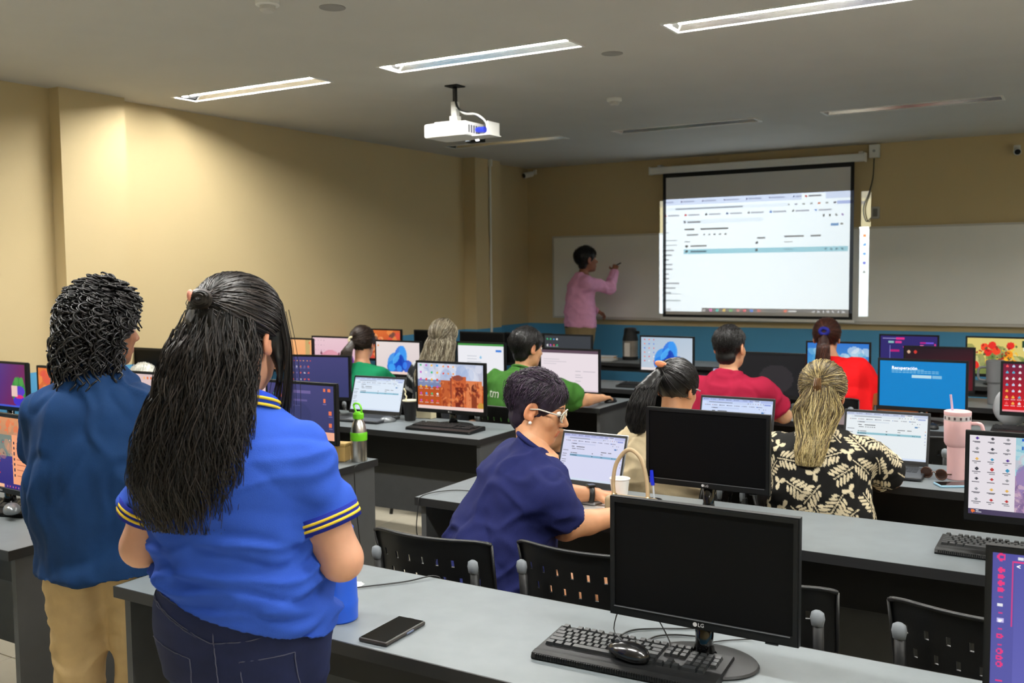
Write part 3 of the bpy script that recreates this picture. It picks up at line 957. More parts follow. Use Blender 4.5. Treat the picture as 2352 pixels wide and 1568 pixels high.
def pic_pinkglasses(w=64, h=38):
    p = Pic(w, h, (236, 206, 206)); p.ell(.75, .85, .12, .13, (170, 140, 140)).ell(.75, .85, .10, .1, (236, 206, 206)).ell(.5, .9, .12, .13, (200, 120, 120)); p.ell(.3, .95, .2, .2, (230, 160, 150)); return p
def pic_portrait_icons(w=160, h=92):
    p = Pic(w, h, (232, 226, 232))
    p.rect(.30, 0, 1, .93, (160, 205, 218)); p.blotch([(120, 190, 210), (190, 220, 225), (90, 140, 170), (210, 190, 200)], 90, .01, .05, (.3, 0, 1, .5), .6, 2)
    p.ell(.5, .8, .26, .5, (168, 140, 176)); p.ell(.42, .62, .09, .3, (150, 128, 180), .8, -.5); p.ell(.56, .55, .14, .3, (240, 120, 70)); p.ell(.56, .55, .11, .26, (248, 130, 80)); p.ell(.42, .85, .015, .2, (30, 24, 36), 1, .5); p.blotch([(200, 160, 190), (130, 105, 150), (220, 190, 200)], 50, .008, .03, (.3, .55, .5, .92), .6, 6)
    p.rect(0, 0, .30, .93, (232, 226, 232))
    q = np.random.default_rng(4)
    C = [(40, 70, 150), (230, 180, 90), (60, 60, 70), (190, 60, 60), (60, 150, 190), (90, 60, 150), (150, 150, 155)]
    for i in range(3):
        for j in range(7):
            x, y = .05 + i * .1, .04 + j * .128
            p.ell(x, y, .010, .018, C[q.integers(len(C))]); p.rect(x - .03, y + .034, x + .03 * q.uniform(.3, 1), y + .044, (90, 88, 96), .8); p.rect(x - .02, y + .052, x + .02 * q.uniform(-.3, 1), y + .06, (110, 108, 116), .7)
    p.ell(.345, .03, .01, .018, (40, 100, 200)).ell(.345, .13, .008, .02, (50, 110, 190))
    p.rect(0, .93, 1, 1, (76, 66, 96)).ell(.03, .963, .012, .022, (240, 120, 60)).rect(.05, .95, .07, .96, (230, 230, 235)).rect(.05, .968, .09, .978, (200, 200, 210)).rect(.465, .945, .49, .985, (60, 190, 210))
    return p
def pic_browser(w=176, h=100):
    p = Pic(w, h, (98, 98, 178)); p.grad((88, 88, 168), (104, 104, 186), 70)
    K = (240, 60, 130)
    p.rect(.0, 0, .09, .94, (84, 84, 160), .6)
    p.ell(.035, .03, .017, .026, K).ell(.035, .03, .009, .015, (84, 84, 160)).rect(.1, .022, .125, .045, (230, 230, 240))
    p.rect(.14, .0, .6, .055, (232, 56, 120)); p.rect(.085, .055, .6, .060, K); p.rect(.082, .055, .086, .5, K, .8)
    for y in (.12, .165, .21, .255): p.ell(.035, y, .014, .017, K)
    for y in (.305, .415, .52, .63): p.rect(.027, y, .043, y + .006, K, .8)
    p.ell(.035, .36, .012, .014, (240, 240, 245)); p.rect(.02, .45, .05, .485, (200, 190, 240)).ell(.035, .467, .008, .01, (255, 255, 255))
    for y in (.575, .68, .725, .77): p.ell(.035, y, .014, .018, K).ell(.035, y, .007, .009, (90, 84, 160))
    p.rect(.025, .88, .05, .886, K).rect(.025, .92, .05, .926, K)
    p.rect(0, .945, .08, 1, (70, 130, 170)).rect(.08, .945, 1, 1, (220, 226, 240)).rect(.03, .962, .05, .984, (235, 240, 245))
    p.rect(.33, .2, .335, .37, (190, 190, 225))
    return p

# desk by desk, nearest first
monitor(-.78, 2.15, 0, 'large switched-off black monitor on the nearest desk', None, .46, .293, .828, logo=True)
br = monitor(.05, 2.14, 3, 'monitor with a purple and pink browser window at the right picture edge', pic_browser(), .46, .33, .79)
text('tab_caption', 'Ope', .012, emis('caption_white', (.9, .88, .92), .9), br, (-.135, -.0186, .365))
for s, x in (('<', -.175), ('>', -.155), ('C', -.138)): text('toolbar_sign', s, .013, emis('caption_white', (.9, .88, .92), .9), br, (x, -.0186, .338))
monitor(-1.245, 3.48, -1, 'switched-off black monitor between the beige top and the leaf blouse', None, .485, .295, .848, logo=True)
monitor(-.125, 3.47, 2, 'monitor showing a portrait wallpaper and three columns of icons', pic_portrait_icons(), .47, .295, .845)
monitor(-3.73, 2.25, -3, 'monitor with an orange pop-up list at the left picture edge', pic_orange_game(), .47, .32, .81, logo=True)
monitor(-5.74, 3.5, 0, 'monitor with a purple and green cartoon wallpaper at the left picture edge', pic_figure(), .46, .30, .85)
monitor(-5.17, 3.5, 0, 'small patch of orange monitor behind the shoulder of the curly-haired man', pic_orange(), .47, .29, .85)
monitor(-4.46, 3.5, 0, 'monitor with pink flower wallpaper between the two standing people', pic_flowers(), .47, .30, .845)
monitor(-3.32, 3.52, 0, 'dark violet monitor just behind the shoulder of the woman in blue', pic_navy(seed=2), .46, .30, .845)
monitor(-5.72, 4.6, 0, 'switched-off monitor between the curly-haired man and the long-haired woman', None, .5, .30, .85, bez=.016)
monitor(-5.02, 4.72, 0, 'pink monitor just right of the face of the woman in blue', pic_pinkglasses(), .55, .30, .85)
monitor(-4.42, 4.85, 14, 'violet monitor turned sideways with a folder on its desktop', pic_navy(seed=5, folder=True), .47, .30, .83)
monitor(-3.335, 4.82, 1, 'monitor with a desert castle wallpaper beside a black cup', pic_desert(), .50, .315, .815, logo=True)
monitor(-5.72, 5.95, 0, 'peach coloured monitor top beside the hair of the woman in blue', pic_peach(), .50, .29, .85)
monitor(-5.38, 6.1, 0, 'monitor with a pink wallpaper by the left wall', pic_pink(), .48, .32, .83)
monitor(-4.72, 6.1, 0, 'monitor with a blue ribbon flower next to the ash blonde hair', pic_bloom(), .455, .29, .845)
monitor(-4.02, 6.22, 0, 'monitor with a green-topped white form between blonde hair and green shirt', pic_form(), .44, .30, .835)
monitor(-3.26, 6.22, 0, 'monitor with a white spreadsheet in front of the man in green', pic_doc(), .49, .33, .78)
monitor(-5.69, 7.1, 0, 'red and orange monitor behind the head of the girl in green', pic_orange(), .48, .30, .85)
monitor(-5.19, 7.25, 0, 'dark blue switched-off monitor left of the ash blonde hair', None, .46, .29, .85)
monitor(-4.64, 7.2, 0, 'switched-off monitor right of the ash blonde hair', None, .47, .29, .85)
monitor(-4.2, 7.25, 0, 'switched-off black monitor mostly hidden behind the man in green', None, .46, .29, .85)
monitor(-3.79, 7.2, 0, 'dark desktop monitor with bright icons and a violet glow', pic_icons_dark(), .46, .29, .85)
monitor(-2.93, 7.25, 0, 'monitor with a blue ribbon flower and icons beside the thermos', pic_bloom(icons=True, bg0=(176, 196, 216), bg1=(196, 208, 222)), .46, .30, .845)
monitor(-1.83, 6.3, 0, 'dark monitor in front of the man in maroon', Pic(48, 30, (24, 24, 28)).ell(.6, .6, .25, .35, (52, 48, 52), .7).rect(.05, .86, .4, .9, (70, 60, 62)), .47, .30, .825)  # paler ellipse paints a reflection into the dark screen
monitor(-1.62, 7.3, 0, 'monitor with a beach wallpaper half hidden by the red top', pic_beach(), .46, .30, .835)
monitor(-1.325, 8.5, 0, 'violet dashboard monitor under the right end of the whiteboard', pic_purple_dash(), .46, .32, .80)
monitor(-.94, 7.3, 0, 'dark red monitor behind the blue recovery screen', pic_dark_red(), .46, .32, .80)
rec = monitor(-.885, 6.18, -1, 'bright blue recovery screen in the middle of the right block', pic_blue_recovery(), .50, .31, .815)
CW = emis('caption_white', (.9, .88, .92), .9)
text('screen_title', 'Recuperación', .026, CW, rec, (-.17, -.0186, .322))
monitor(-.64, 8.5, 0, 'monitor with bright red tulips at the right picture edge', pic_tulips(), .52, .32, .80)
monitor(-.235, 6.2, 0, 'monitor with a red desktop full of icons at the right picture edge', pic_red_desk(), .47, .31, .82)

# ------------------------------------------------------------------ laptops
M_LAPDARK = mat('laptop_dark', rgb(58, 60, 64), .4, .3)
M_LAPSIL = mat('laptop_silver', rgb(176, 178, 182), .35, .5)
def laptop(x, y, rz, label, pic, w=.36, d=.24, lid=.225, open_deg=108, body=None, keys=None):
    body = body or M_LAPDARK
    r = empty('laptop', (x, y, DESK), math.radians(rz), label, 'laptop', 'open laptops')
    obj('base', bx(B(), -w / 2, w / 2, -d, 0, .004, .018, .004, 2), body, r)
    for sx in (-1, 1): obj('rubber_foot', bx(B(), sx * w * .4 - .012, sx * w * .4 + .012, -d + .02, -.02, 0, .005), BLACK, r)
    bm = B()
    for j in range(5):
        for i in range(14):
            bx(bm, -w * .42 + i * w * .06, -w * .42 + i * w * .06 + w * .052, -.045 - j * .018 - .014, -.045 - j * .018, .018, .0195)
    k = obj('keys', bm, keys or KEYCAP, r); k['kind'] = 'stuff'
    obj('touchpad', bx(B(), -.055, .055, -d + .015, -d + .085, .018, .0185), mat('touchpad', rgb(110, 112, 116), .4) if body is M_LAPDARK else M_LAPSIL, r)
    T = Matrix.Translation((0, .002, .018)) @ Matrix.Rotation(-math.radians(open_deg - 90), 4, 'X')
    bm = bx(B(), -w / 2, w / 2, -.001, .006, .002, lid, .003, 1)
    l = obj('lid', bm, body, r); l.data.transform(T)
    o = obj('screen_frame', frame_ring(B(), -w / 2 + .003, w / 2 - .003, .004, lid - .003, -w / 2 + .011, w / 2 - .011, .024, lid - .014, -.0035, -.001), BLACK, l); o.data.transform(T)
    s = mesh_pic('screen', pic, -w / 2 + .011, w / 2 - .011, .024, lid - .014, -.002, l, M_LIT); s.data.transform(T)
    h = obj('hinge', tube(B(), [(-w * .4, .002, .018), (w * .4, .002, .018)], .006, 8), BLACK, r)
    return r
def pic_lap(tint=(1, 1, 1), w=112, h=64):
    p = ui_drive(w, h); p.a *= np.array(tint); p.rect(0, .955, 1, 1, (214, 226, 244)); 
    return p
laptop(-1.83, 3.63, -2, 'silver laptop in front of the woman in the navy shirt', pic_lap((.88, .88, .97)), .315, .22, .235, 110, M_LAPSIL, SILVER)
laptop(-.835, 4.72, 2, 'dark laptop in front of the woman in the leaf blouse', pic_lap((.95, .97, .97)), .38, .25, .25, 106)
laptop(-1.565, 4.75, 0, 'laptop whose pale blue screen top shows above the switched-off monitor', pic_lap((.85, .9, 1.0)), .39, .25, .27, 104)
laptop(-3.99, 4.88, 3, 'laptop with a white web page behind the steel bottle', pic_lap((.92, .96, 1.0)), .41, .25, .25, 108)
laptop(-2.45, 7.32, 0, 'pale laptop lid beside the head of the man in maroon', Pic(40, 24, (200, 200, 222)).rect(0, .0, 1, .1, (150, 150, 190)), .33, .22, .17, 125, M_LAPSIL, SILVER)

# ------------------------------------------------------------------ keyboards and mice
def key_rows():
    U = .0186
    rows = []
    main = [[1] * 1, [1] * 13 + [2], [1.5] + [1] * 12 + [1.5], [1.75] + [1] * 11 + [2.25], [2.25] + [1] * 10 + [2.75], [1.25, 1.25, 1.25, 6.25, 1.25, 1.25, 1.25, 1.25]]
    out = []
    for r, ks in enumerate(main):
        y = .118 - r * .0186 - (.0 if r else -.004)
        if r == 0:
            x = 0
            for blk in (1, 4, 4, 4):
                for i in range(blk):
                    out.append((x, y, 1)); x += U
                x += U * (1.0 if blk == 1 else .5)
        else:
            x = 0
            for k in ks:
                out.append((x, y, k)); x += k * U
        nx = 15.25 * U
        if r in (0, 1, 2):
            for i in range(3): out.append((nx + i * U, y, 1))
        if r == 4: out.append((nx + U, y, 1))
        if r == 5:
            for i in range(3): out.append((nx + i * U, y, 1))
        nx = 18.5 * U
        if r in (1, 2, 3, 4):
            for i in range(4 if r != 4 else 3): out.append((nx + i * U, y, 1))
        if r == 5: out += [(nx, y, 2), (nx + 2 * U, y, 1)]
    return out
KEYS = key_rows()
key_mesh = {}
def key_data(k):
    if k not in key_mesh:
        U = .0186
        bm = B()
        a, b = .0008, k * U - .0008
        lo = [(a, .0008, 0), (b, .0008, 0), (b, U - .0008, 0), (a, U - .0008, 0)]
        hi = [(a + .0025, .003, .0075), (b - .0025, .003, .0075), (b - .0025, U - .0022, .0082), (a + .0025, U - .0022, .0082)]
        L = [bm.verts.new(p) for p in lo]; Hh = [bm.verts.new(p) for p in hi]
        for i in range(4): bm.faces.new((L[i], L[(i + 1) % 4], Hh[(i + 1) % 4], Hh[i]))
        bm.faces.new(Hh)
        o = obj('key', bm, KEYCAP)
        key_mesh[k] = o.data
        bpy.data.objects.remove(o)
    return key_mesh[k]
def keyboard(x, y, rz, label, separate):
    r = empty('keyboard', (x, y, DESK), math.radians(rz), label, 'keyboard', 'computer keyboards')
    w = .445
    bm = B()
    sec = [(-.03, .0), (-.033, .006), (-.028, .016), (-.012, .0185), (.0, .018), (.14, .026), (.148, .02), (.148, .0)]
    A = [bm.verts.new((0, q[0], q[1])) for q in sec]; C = [bm.verts.new((w, q[0], q[1])) for q in sec]
    for i in range(len(sec)):
        j = (i + 1) % len(sec); bm.faces.new((A[i], C[i], C[j], A[j]))
    bm.faces.new(A); bm.faces.new(C[::-1])
    bmesh.ops.recalc_face_normals(bm, faces=bm.faces[:])
    obj('body', bm, BLACK, r)
    bm = B()
    for i in range(70): bx(bm, .01 + i * .0061, .0135 + i * .0061, -.0335, -.029, .004, .015)
    o = obj('ribbed_edge', bm, BLACK, r); o['kind'] = 'stuff'
    slope = math.atan2(.008, .14)
    if separate:
        for (kx, ky, k) in KEYS:
            o = link(bpy.data.objects.new('key', key_data(k)), r)
            o.location = (.010 + kx, ky - .002, .0178 + ky * .057)
            o.rotation_euler = (slope, 0, 0)
    else:
        bm = B()
        for (kx, ky, k) in KEYS:
            bx(bm, .011 + kx, .009 + kx + k * .0186, ky, ky + .0155, .018 + ky * .057, .025 + ky * .057)
        o = obj('keys', bm, KEYCAP, r); o['kind'] = 'stuff'
    return r
keyboard(-1.147, 2.005, 2.5, 'black keyboard with a mouse lying on it on the nearest desk', True)
keyboard(-.435, 3.40, -1, 'black keyboard on the navy-shirt desk at the right picture edge', True)
keyboard(-3.83, 2.115, 20, 'black keyboard under a mouse at the left picture edge', True)
keyboard(-3.5, 4.60, 2, 'black keyboard in front of the desert wallpaper monitor', False)
keyboard(-3.28, 7.06, 1, 'flat black keyboard on the empty desk beside the ponytail', False)
keyboard(-.5, 6.02, 0, 'grey keyboard behind the pink tumbler', False)

def mouse_bm(rough=1.0):
    bm = B()
    bmesh.ops.create_uvsphere(bm, u_segments=20, v_segments=12, radius=1)
    for v in bm.verts:
        x, y, z = v.co
        w = .031 * (1 - .16 * y)
        v.co = Vector((x * w, y * .056, max(z, -.25) * .026 * (1 - .25 * y) + .0065))
    return bm
def mouse(loc, rz, label, tilt=0.0, cable=None, m=None):
    r = empty('mouse', loc, math.radians(rz), label, 'mouse', 'computer mice')
    r.rotation_euler = (tilt, 0, math.radians(rz))
    obj('shell', mouse_bm(), m or BLACK_GLOSS, r, smooth=True)
    w = lathe(B(), [(.008, -.003), (.009, 0), (.008, .003)], 14)
    o = obj('wheel', w, mat('wheel_rubber', rgb(60, 62, 66)), r)
    o.matrix_local = Matrix.Translation((0, .030, .0235)) @ Matrix.Rotation(math.pi / 2, 4, 'Y')
    obj('button_seam', bx(B(), -.0006, .0006, .012, .05, .018, .0262), BLACK, r)
    if cable:
        bm = tube(B(), curve_pts(cable, 40), .0017, 6)
        c = obj('cable', bm, CABLE, r, smooth=True)
        bpy.context.view_layer.update()
        c.matrix_parent_inverse = r.matrix_world.inverted()
    return r
M_MOUSE = mat('mouse_gloss', rgb(18, 18, 20), .22, coat=.3)
mm = mouse((-.925, 2.05, .766), 82, 'glossy black mouse lying on top of the nearest keyboard', .06, [(-.965, 2.105, .775), (-1.0, 2.13, .79), (-.985, 2.14, .85), (-.95, 2.14, .882), (-.92, 2.14, .872), (-.88, 2.14, .82), (-.85, 2.135, .77), (-.85, 2.12, .755), (-.80, 2.28, .744), (-.72, 2.35, .744)], M_MOUSE)
text('maker_mark', 'genius', .011, M_LOGO, mm, (.018, -.03, .0235), (-.5, 0, math.pi))
mouse((-3.56, 2.165, .769), 60, 'black and silver mouse lying on the keyboard at the left picture edge', .05, [(-3.52, 2.2, .77), (-3.45, 2.25, .765), (-3.35, 2.28, .75), (-3.2, 2.3, .744)], mat('mouse_grey', rgb(120, 124, 128), .3, .4))
mouse((-3.78, 4.76, DESK), -30, 'dark mouse beside the laptop with the white web page', 0, [(-3.75, 4.8, .75), (-3.72, 4.9, .745), (-3.6, 4.98, .745)], mat('mouse_grey', rgb(120, 124, 128)))
mouse((-2.93, 6.2, DESK), -20, 'black mouse under the hand of the man in green', 0, None, BLACK)
mouse((-.80, 6.02, DESK), 10, 'dark mouse between the laptop and the pink tumbler', 0, None, BLACK)
mouse((-.55, 7.15, DESK), 30, 'black mouse below the grey tumbler', 0, None, BLACK)
for ctrl, lab in (([(-1.02, 2.17, .743), (-1.01, 2.25, .744), (-.96, 2.295, .744), (-.89, 2.335, .744), (-.86, 2.36, .744)], 'thin black cable curling behind the mouse on the nearest desk'),
                  ([(-.95, 2.155, .744), (-.94, 2.24, .744), (-.90, 2.28, .744), (-.84, 2.30, .744)], 'thin black cable beside the base of the switched-off monitor'),
                  ([(-1.93, 2.06, .744), (-1.86, 2.16, .744), (-1.76, 2.28, .745), (-1.71, 2.37, .745), (-1.70, 2.385, .70), (-1.70, 2.39, .5)], 'thin cable running behind the blue bottle over the desk edge'),
                  ([(-2.2, 3.4, .744), (-2.33, 3.36, .745), (-2.38, 3.22, .746), (-2.385, 3.19, .70), (-2.38, 3.19, .56), (-2.3, 3.3, .5)], 'cable looping over the desk end beside the woman in navy'),
                  ([(-3.05, 3.6, .745), (-3.055, 3.58, .70), (-3.05, 3.6, .4), (-3.05, 3.66, .1), (-3.0, 3.8, .006)], 'thin cable hanging down the desk end under the steel bottle'),
                  ([(-3.7, 4.5, .008), (-3.9, 4.62, .008), (-4.05, 4.56, .008), (-4.1, 4.75, .008)], 'pale cable on the floor under the laptop desk')):
    tag(obj('cable', tube(B(), curve_pts(ctrl, 36), .0022, 6), CABLE, smooth=True), lab, 'cable')

# ------------------------------------------------------------------ small things
def thing(name, loc, label, cat, rz=0, group=None):
    return empty(name, loc, math.radians(rz), label, cat, group)
M_BLUEB = mat('blue_powder_coat', rgb(38, 92, 214), .32)
t = thing('water_bottle', (-1.735, 1.955, DESK), 'tall plain blue bottle standing beside the woman in blue', 'bottle')
obj('body', lathe(B(), [(.050, 0), (.053, .004), (.0535, .03), (.0545, .05), (.053, .055), (.0515, .1), (.050, .2), (.047, .215)], 32), M_BLUEB, t, auto=.5)
obj('cap', lathe(B(), [(.045, .215), (.046, .222), (.046, .25), (.04, .258)], 32), M_BLUEB, t, auto=.5)
t = thing('mobile_phone', (-1.54, 1.942, DESK), 'black mobile phone in a bumper case on the nearest desk', 'phone', 2)
obj('case', bx(B(), -.044, .044, -.088, .088, 0, .0115, .005, 2), mat('phone_case', rgb(44, 40, 38), .4, var=.2, vscale=40), t)
obj('screen', bx(B(), -.039, .039, -.083, .083, .0112, .0122), mat('phone_glass', rgb(14, 15, 17), .1, var=.4, vscale=25), t)
obj('side_button', bx(B(), .0435, .0455, .0, .03, .004, .008), mat('phone_button', rgb(120, 130, 160), .3, .5), t)
obj('speaker_slot', bx(B(), -.008, .008, .0825, .0845, .0121, .0124), BLACK, t)
t = thing('paper_sheets', (-1.93, 2.06, DESK), 'white sheets of paper left of the blue bottle', 'paper', 12)
for k in range(3):
    o = obj('sheet', bx(B(), -.1, .1, -.14, .14, k * .0008, k * .0008 + .0005), mat('white_paper', rgb(236, 236, 234), .7), t); o.rotation_euler.z = k * .05
mouse((-1.80, 1.98, DESK), 70, 'black mouse just left of the blue bottle', 0, None, BLACK)

# desk of the woman in navy
t = thing('plastic_cup', (-1.625, 3.52, DESK), 'white disposable plastic cup in front of the silver laptop', 'cup')
M_CUP = mat('white_thin_plastic', rgb(232, 230, 226), .35)
bm = lathe(B(), [(.026, 0), (.026, .002), (.034, .05), (.039, .094), (.041, .096), (.041, .099), (.038, .097), (.032, .05), (.024, .004)], 24)
obj('body', bm, M_CUP, t, auto=.6)
obj('rim', tube(B(), [(.0405 * math.cos(a), .0405 * math.sin(a), .098) for a in [k * math.pi / 12 for k in range(24)]], .0018, 6, close=True), M_CUP, t, smooth=True)
t = thing('red_case', (-1.745, 3.50, DESK), 'small bright red case lying in front of the silver laptop', 'case', -20)
bm = bx(B(), -.055, .055, -.032, .032, 0, .028, .012, 3); obj('shell', bm, mat('red_plastic', rgb(214, 30, 60), .35), t, smooth=True)
obj('zip', bx(B(), -.05, .05, -.0328, -.031, .012, .015), mat('red_zip', rgb(150, 16, 40)), t)
t = thing('paper', (-1.63, 3.40, DESK), 'white paper under the hands of the woman in navy', 'paper', 20)
obj('sheet', bx(B(), -.105, .105, -.1, .1, 0, .001), mat('white_paper', rgb(236, 236, 234)), t)
t = thing('pen_cup', (-1.452, 3.46, DESK), 'blue pen standing in a low cup beside the switched-off monitor', 'pen cup')
obj('cup', lathe(B(), [(.03, 0), (.032, .045), (.029, .045), (.027, .004)], 20), BLACK, t, auto=.6)
p = obj('pen', tube(B(), [(.004, 0, .006), (-.006, 0, .12)], .004, 8), mat('pen_white', rgb(220, 225, 235), .3), t)
obj('pen_cap', tube(B(), [(-.0055, 0, .10), (-.0105, 0, .158)], [.0075, .0065], 10), mat('pen_blue', rgb(30, 50, 220), .3), p)
obj('pen_clip', bx(B(), -.017, -.0145, -.002, .002, .11, .156), mat('pen_blue', rgb(30, 50, 220)), p)
M_BAG = mat('tan_leather', rgb(196, 172, 136), .55, var=.08, bump=.2, bscale=200)
t = thing('handbag', (-1.475, 3.30, DESK), 'small tan handbag with an arched handle on the navy-shirt desk', 'handbag', 0)
obj('body', bx(B(), -.1, .1, -.035, .035, 0, .085, .015, 3), M_BAG, t, smooth=True)
obj('handle', tube(B(), curve_pts([(-.072, 0, .08), (-.075, 0, .14), (-.06, 0, .21), (-.012, 0, .262), (.035, 0, .235), (.06, 0, .16), (.066, 0, .08)], 32), .008, 8), M_BAG, t, smooth=True)
for x in (-.072, .066): obj('strap_ring', lathe(B(), [(.012, .078), (.013, .086), (.009, .092)], 12, (x, 0, 0)), mat('brass', (.7, .5, .25), .3, 1.0), t)

# third desk
M_PINK = mat('pink_powder_coat', rgb(226, 182, 184), .5)
t = thing('straw_tumbler', (-.515, 4.62, DESK), 'large pale pink tumbler with a straw on the third desk', 'tumbler')
obj('body', lathe(B(), [(.036, 0), (.0385, .004), (.0405, .145), (.046, .15), (.0535, .165), (.0555, .26), (.055, .262)], 28), M_PINK, t, auto=.5)
obj('band', lathe(B(), [(.0553, .262), (.0556, .266), (.0556, .28), (.055, .284)], 28), mat('clear_band', rgb(206, 196, 196), .3, .3), t)
obj('lid', lathe(B(), [(.055, .284), (.056, .288), (.056, .30), (.05, .303), (.03, .303)], 28), M_PINK, t, auto=.5)
obj('straw', tube(B(), [(-.02, 0, .29), (-.03, 0, .372)], .005, 10), mat('straw_lilac', rgb(206, 180, 206), .3), t)
bm = tube(B(), curve_pts([(.05, .0, .25), (.095, 0, .245), (.1, 0, .18), (.045, 0, .165)], 20), .008, 8)
obj('handle', bm, M_PINK, t, smooth=True)
for k in range(7):
    a = math.pi * (1.05 + k * .14)
    o = obj('printed_mark', bx(B(), -.004, .004, -.0006, .0006, -.006, .006), mat('print_dark', rgb(80, 66, 70)), t)
    o.location = (.0558 * math.cos(a), .0558 * math.sin(a), .273); o.rotation_euler = (0, 0, a + math.pi / 2)
M_TORT = mat('tortoise_shell', rgb(70, 40, 26), .2, var=.5, vscale=60)
t = thing('sunglasses', (-.60, 4.575, DESK), 'brown tortoiseshell sunglasses beside the pink tumbler', 'sunglasses', -20)
for s in (-1, 1):
    l = obj('lens', lathe(B(), [(.024, -.001), (.024, .001)], 20), mat('brown_lens', rgb(52, 34, 26), .08), t)
    l.matrix_local = Matrix.Translation((s * .033, 0, .023)) @ Matrix.Rotation(math.pi / 2, 4, 'X')
    obj('lens_rim', tube(B(), [(s * .033 + .025 * math.cos(a), 0, .025 + .023 * math.sin(a)) for a in [k * math.pi / 10 for k in range(20)]], .003, 6, close=True), M_TORT, t, smooth=True)
    obj('temple', tube(B(), [(s * .06, 0, .03), (s * .062, .06, .022), (s * .055, .12, .004)], .003, 6), M_TORT, t, smooth=True)
obj('bridge', tube(B(), [(-.01, 0, .03), (0, -.002, .034), (.01, 0, .03)], .003, 6), M_TORT, t)
t = thing('mobile_phone', (-.50, 4.475, DESK), 'phone in a pale blue case in front of the pink tumbler', 'phone', -60)
obj('case', bx(B(), -.04, .04, -.08, .08, 0, .01, .004, 2), mat('pale_blue_case', rgb(150, 190, 214), .3), t)
obj('screen', bx(B(), -.036, .036, -.076, .076, .0098, .0106), mat('phone_glass', rgb(14, 15, 17)), t)

# left block
t = thing('steel_bottle', (-3.115, 3.69, DESK), 'brushed steel bottle with a bright green lid and band', 'bottle')
M_GRN = mat('lime_plastic', rgb(112, 208, 34), .4)
obj('body', lathe(B(), [(.037, 0), (.040, .006), (.040, .13), (.039, .155), (.03, .19), (.022, .206), (.022, .214)], 32), STEEL, t, auto=.5)
obj('band', lathe(B(), [(.0405, .105), (.042, .108), (.042, .142), (.0405, .146)], 32), M_GRN, t, auto=.5)
l = obj('lid', lathe(B(), [(.026, .212), (.027, .218), (.027, .236), (.018, .246)], 24), M_GRN, t, auto=.5)
obj('carry_loop', tube(B(), curve_pts([(.018, 0, .235), (.02, 0, .262), (.005, 0, .285), (-.024, 0, .284), (-.026, 0, .268), (-.012, 0, .24)], 26), .005, 8), M_GRN, l, smooth=True)
t = thing('black_cup', (-3.69, 4.87, DESK), 'black paper cup with a twisted straw beside the desert monitor', 'cup')
obj('body', lathe(B(), [(.032, 0), (.034, .004), (.045, .12), (.046, .124)], 24), mat('black_paper', rgb(20, 20, 21), .6), t, auto=.5)
obj('rim', lathe(B(), [(.044, .122), (.048, .124), (.048, .13), (.042, .131), (.03, .126)], 24), mat('cream_rim', rgb(220, 214, 190), .5), t, auto=.5)
pts = [(-.01 - .03 * q / 30 + .003 * math.sin(q), .003 * math.cos(q), .05 + .15 * q / 30) for q in range(31)]
obj('straw', tube(B(), pts, .0045, 8), mat('cream_straw', rgb(222, 214, 180), .5), t, smooth=True)
t = thing('carton', (-3.66, 5.0, DESK), 'cream carton standing behind the desert wallpaper monitor', 'carton')
obj('body', bx(B(), -.06, .06, -.03, .03, 0, .17, .004), mat('cream_card', rgb(224, 212, 176), .6, var=.06), t)
obj('flap', bx(B(), -.055, .055, -.031, -.03, .12, .165), mat('cream_card_light', rgb(236, 228, 200), .6), t)
t = thing('hand_stand_in', (-3.215, 3.66, DESK), 'small tan box between the violet monitor and the steel bottle', 'box', 15)  # tan block stands in for a hand
obj('body', bx(B(), -.045, .045, -.035, .035, 0, .075, .003), mat('tan_card', rgb(214, 178, 110), .6, var=.08), t)
obj('lid', bx(B(), -.047, .047, -.037, .037, .075, .09, .003), mat('tan_card', rgb(214, 178, 110)), t)

# far tables
t = thing('thermos', (-4.16, 9.28, DESK), 'black and steel vacuum thermos on the table below the whiteboard', 'thermos')
obj('body', lathe(B(), [(.078, 0), (.08, .01), (.08, .2)], 24), mat('printed_steel', rgb(150, 140, 130), .35, .5, var=.2, vscale=14), t, auto=.5)
obj('collar', lathe(B(), [(.081, .2), (.082, .21), (.07, .26), (.066, .3)], 24), BLACK, t, auto=.5)
obj('pump_lid', lathe(B(), [(.066, .3), (.068, .305), (.06, .33), (.03, .335)], 24), BLACK, t, auto=.5)
obj('spout', bx(B(), .05, .1, -.015, .015, .27, .3, .004), BLACK, t)
obj('base_ring', lathe(B(), [(.082, .0), (.083, .03), (.08, .035)], 24), BLACK, t, auto=.5)
obj('label_panel', bx(B(), -.03, .03, -.083, -.079, .04, .18), mat('pale_label', rgb(216, 208, 200), .5), t)
t = thing('paper_stack', (-4.42, 9.12, DESK), 'untidy stack of papers left of the thermos', 'papers', 20)
for k in range(7):
    o = obj('sheet', bx(B(), -.15, .15, -.105, .105, k * .006, k * .006 + .004), mat('white_paper', rgb(236, 236, 234)) if k != 5 else mat('manila', rgb(232, 180, 110), .7), t)
    o.rotation_euler.z = (k * 37 % 11 - 5) * .05
t = thing('grey_tumbler', (-.585, 7.28, DESK), 'large grey tumbler on the dark desk under the tulip monitor', 'tumbler')
M_GT = mat('grey_powder_coat', rgb(106, 108, 110), .5)
obj('body', lathe(B(), [(.042, 0), (.045, .005), (.047, .14), (.056, .155), (.058, .27)], 24), M_GT, t, auto=.5)
obj('lid', lathe(B(), [(.06, .27), (.06, .295), (.05, .30)], 24), M_GT, t, auto=.5)
obj('handle', tube(B(), curve_pts([(-.05, 0, .25), (-.1, 0, .24), (-.1, 0, .17), (-.05, 0, .16)], 16), .008, 8), M_GT, t, smooth=True)
t = thing('white_bag', (-.42, 6.36, DESK), 'pale rounded bag tucked behind the monitor with the red desktop', 'bag')
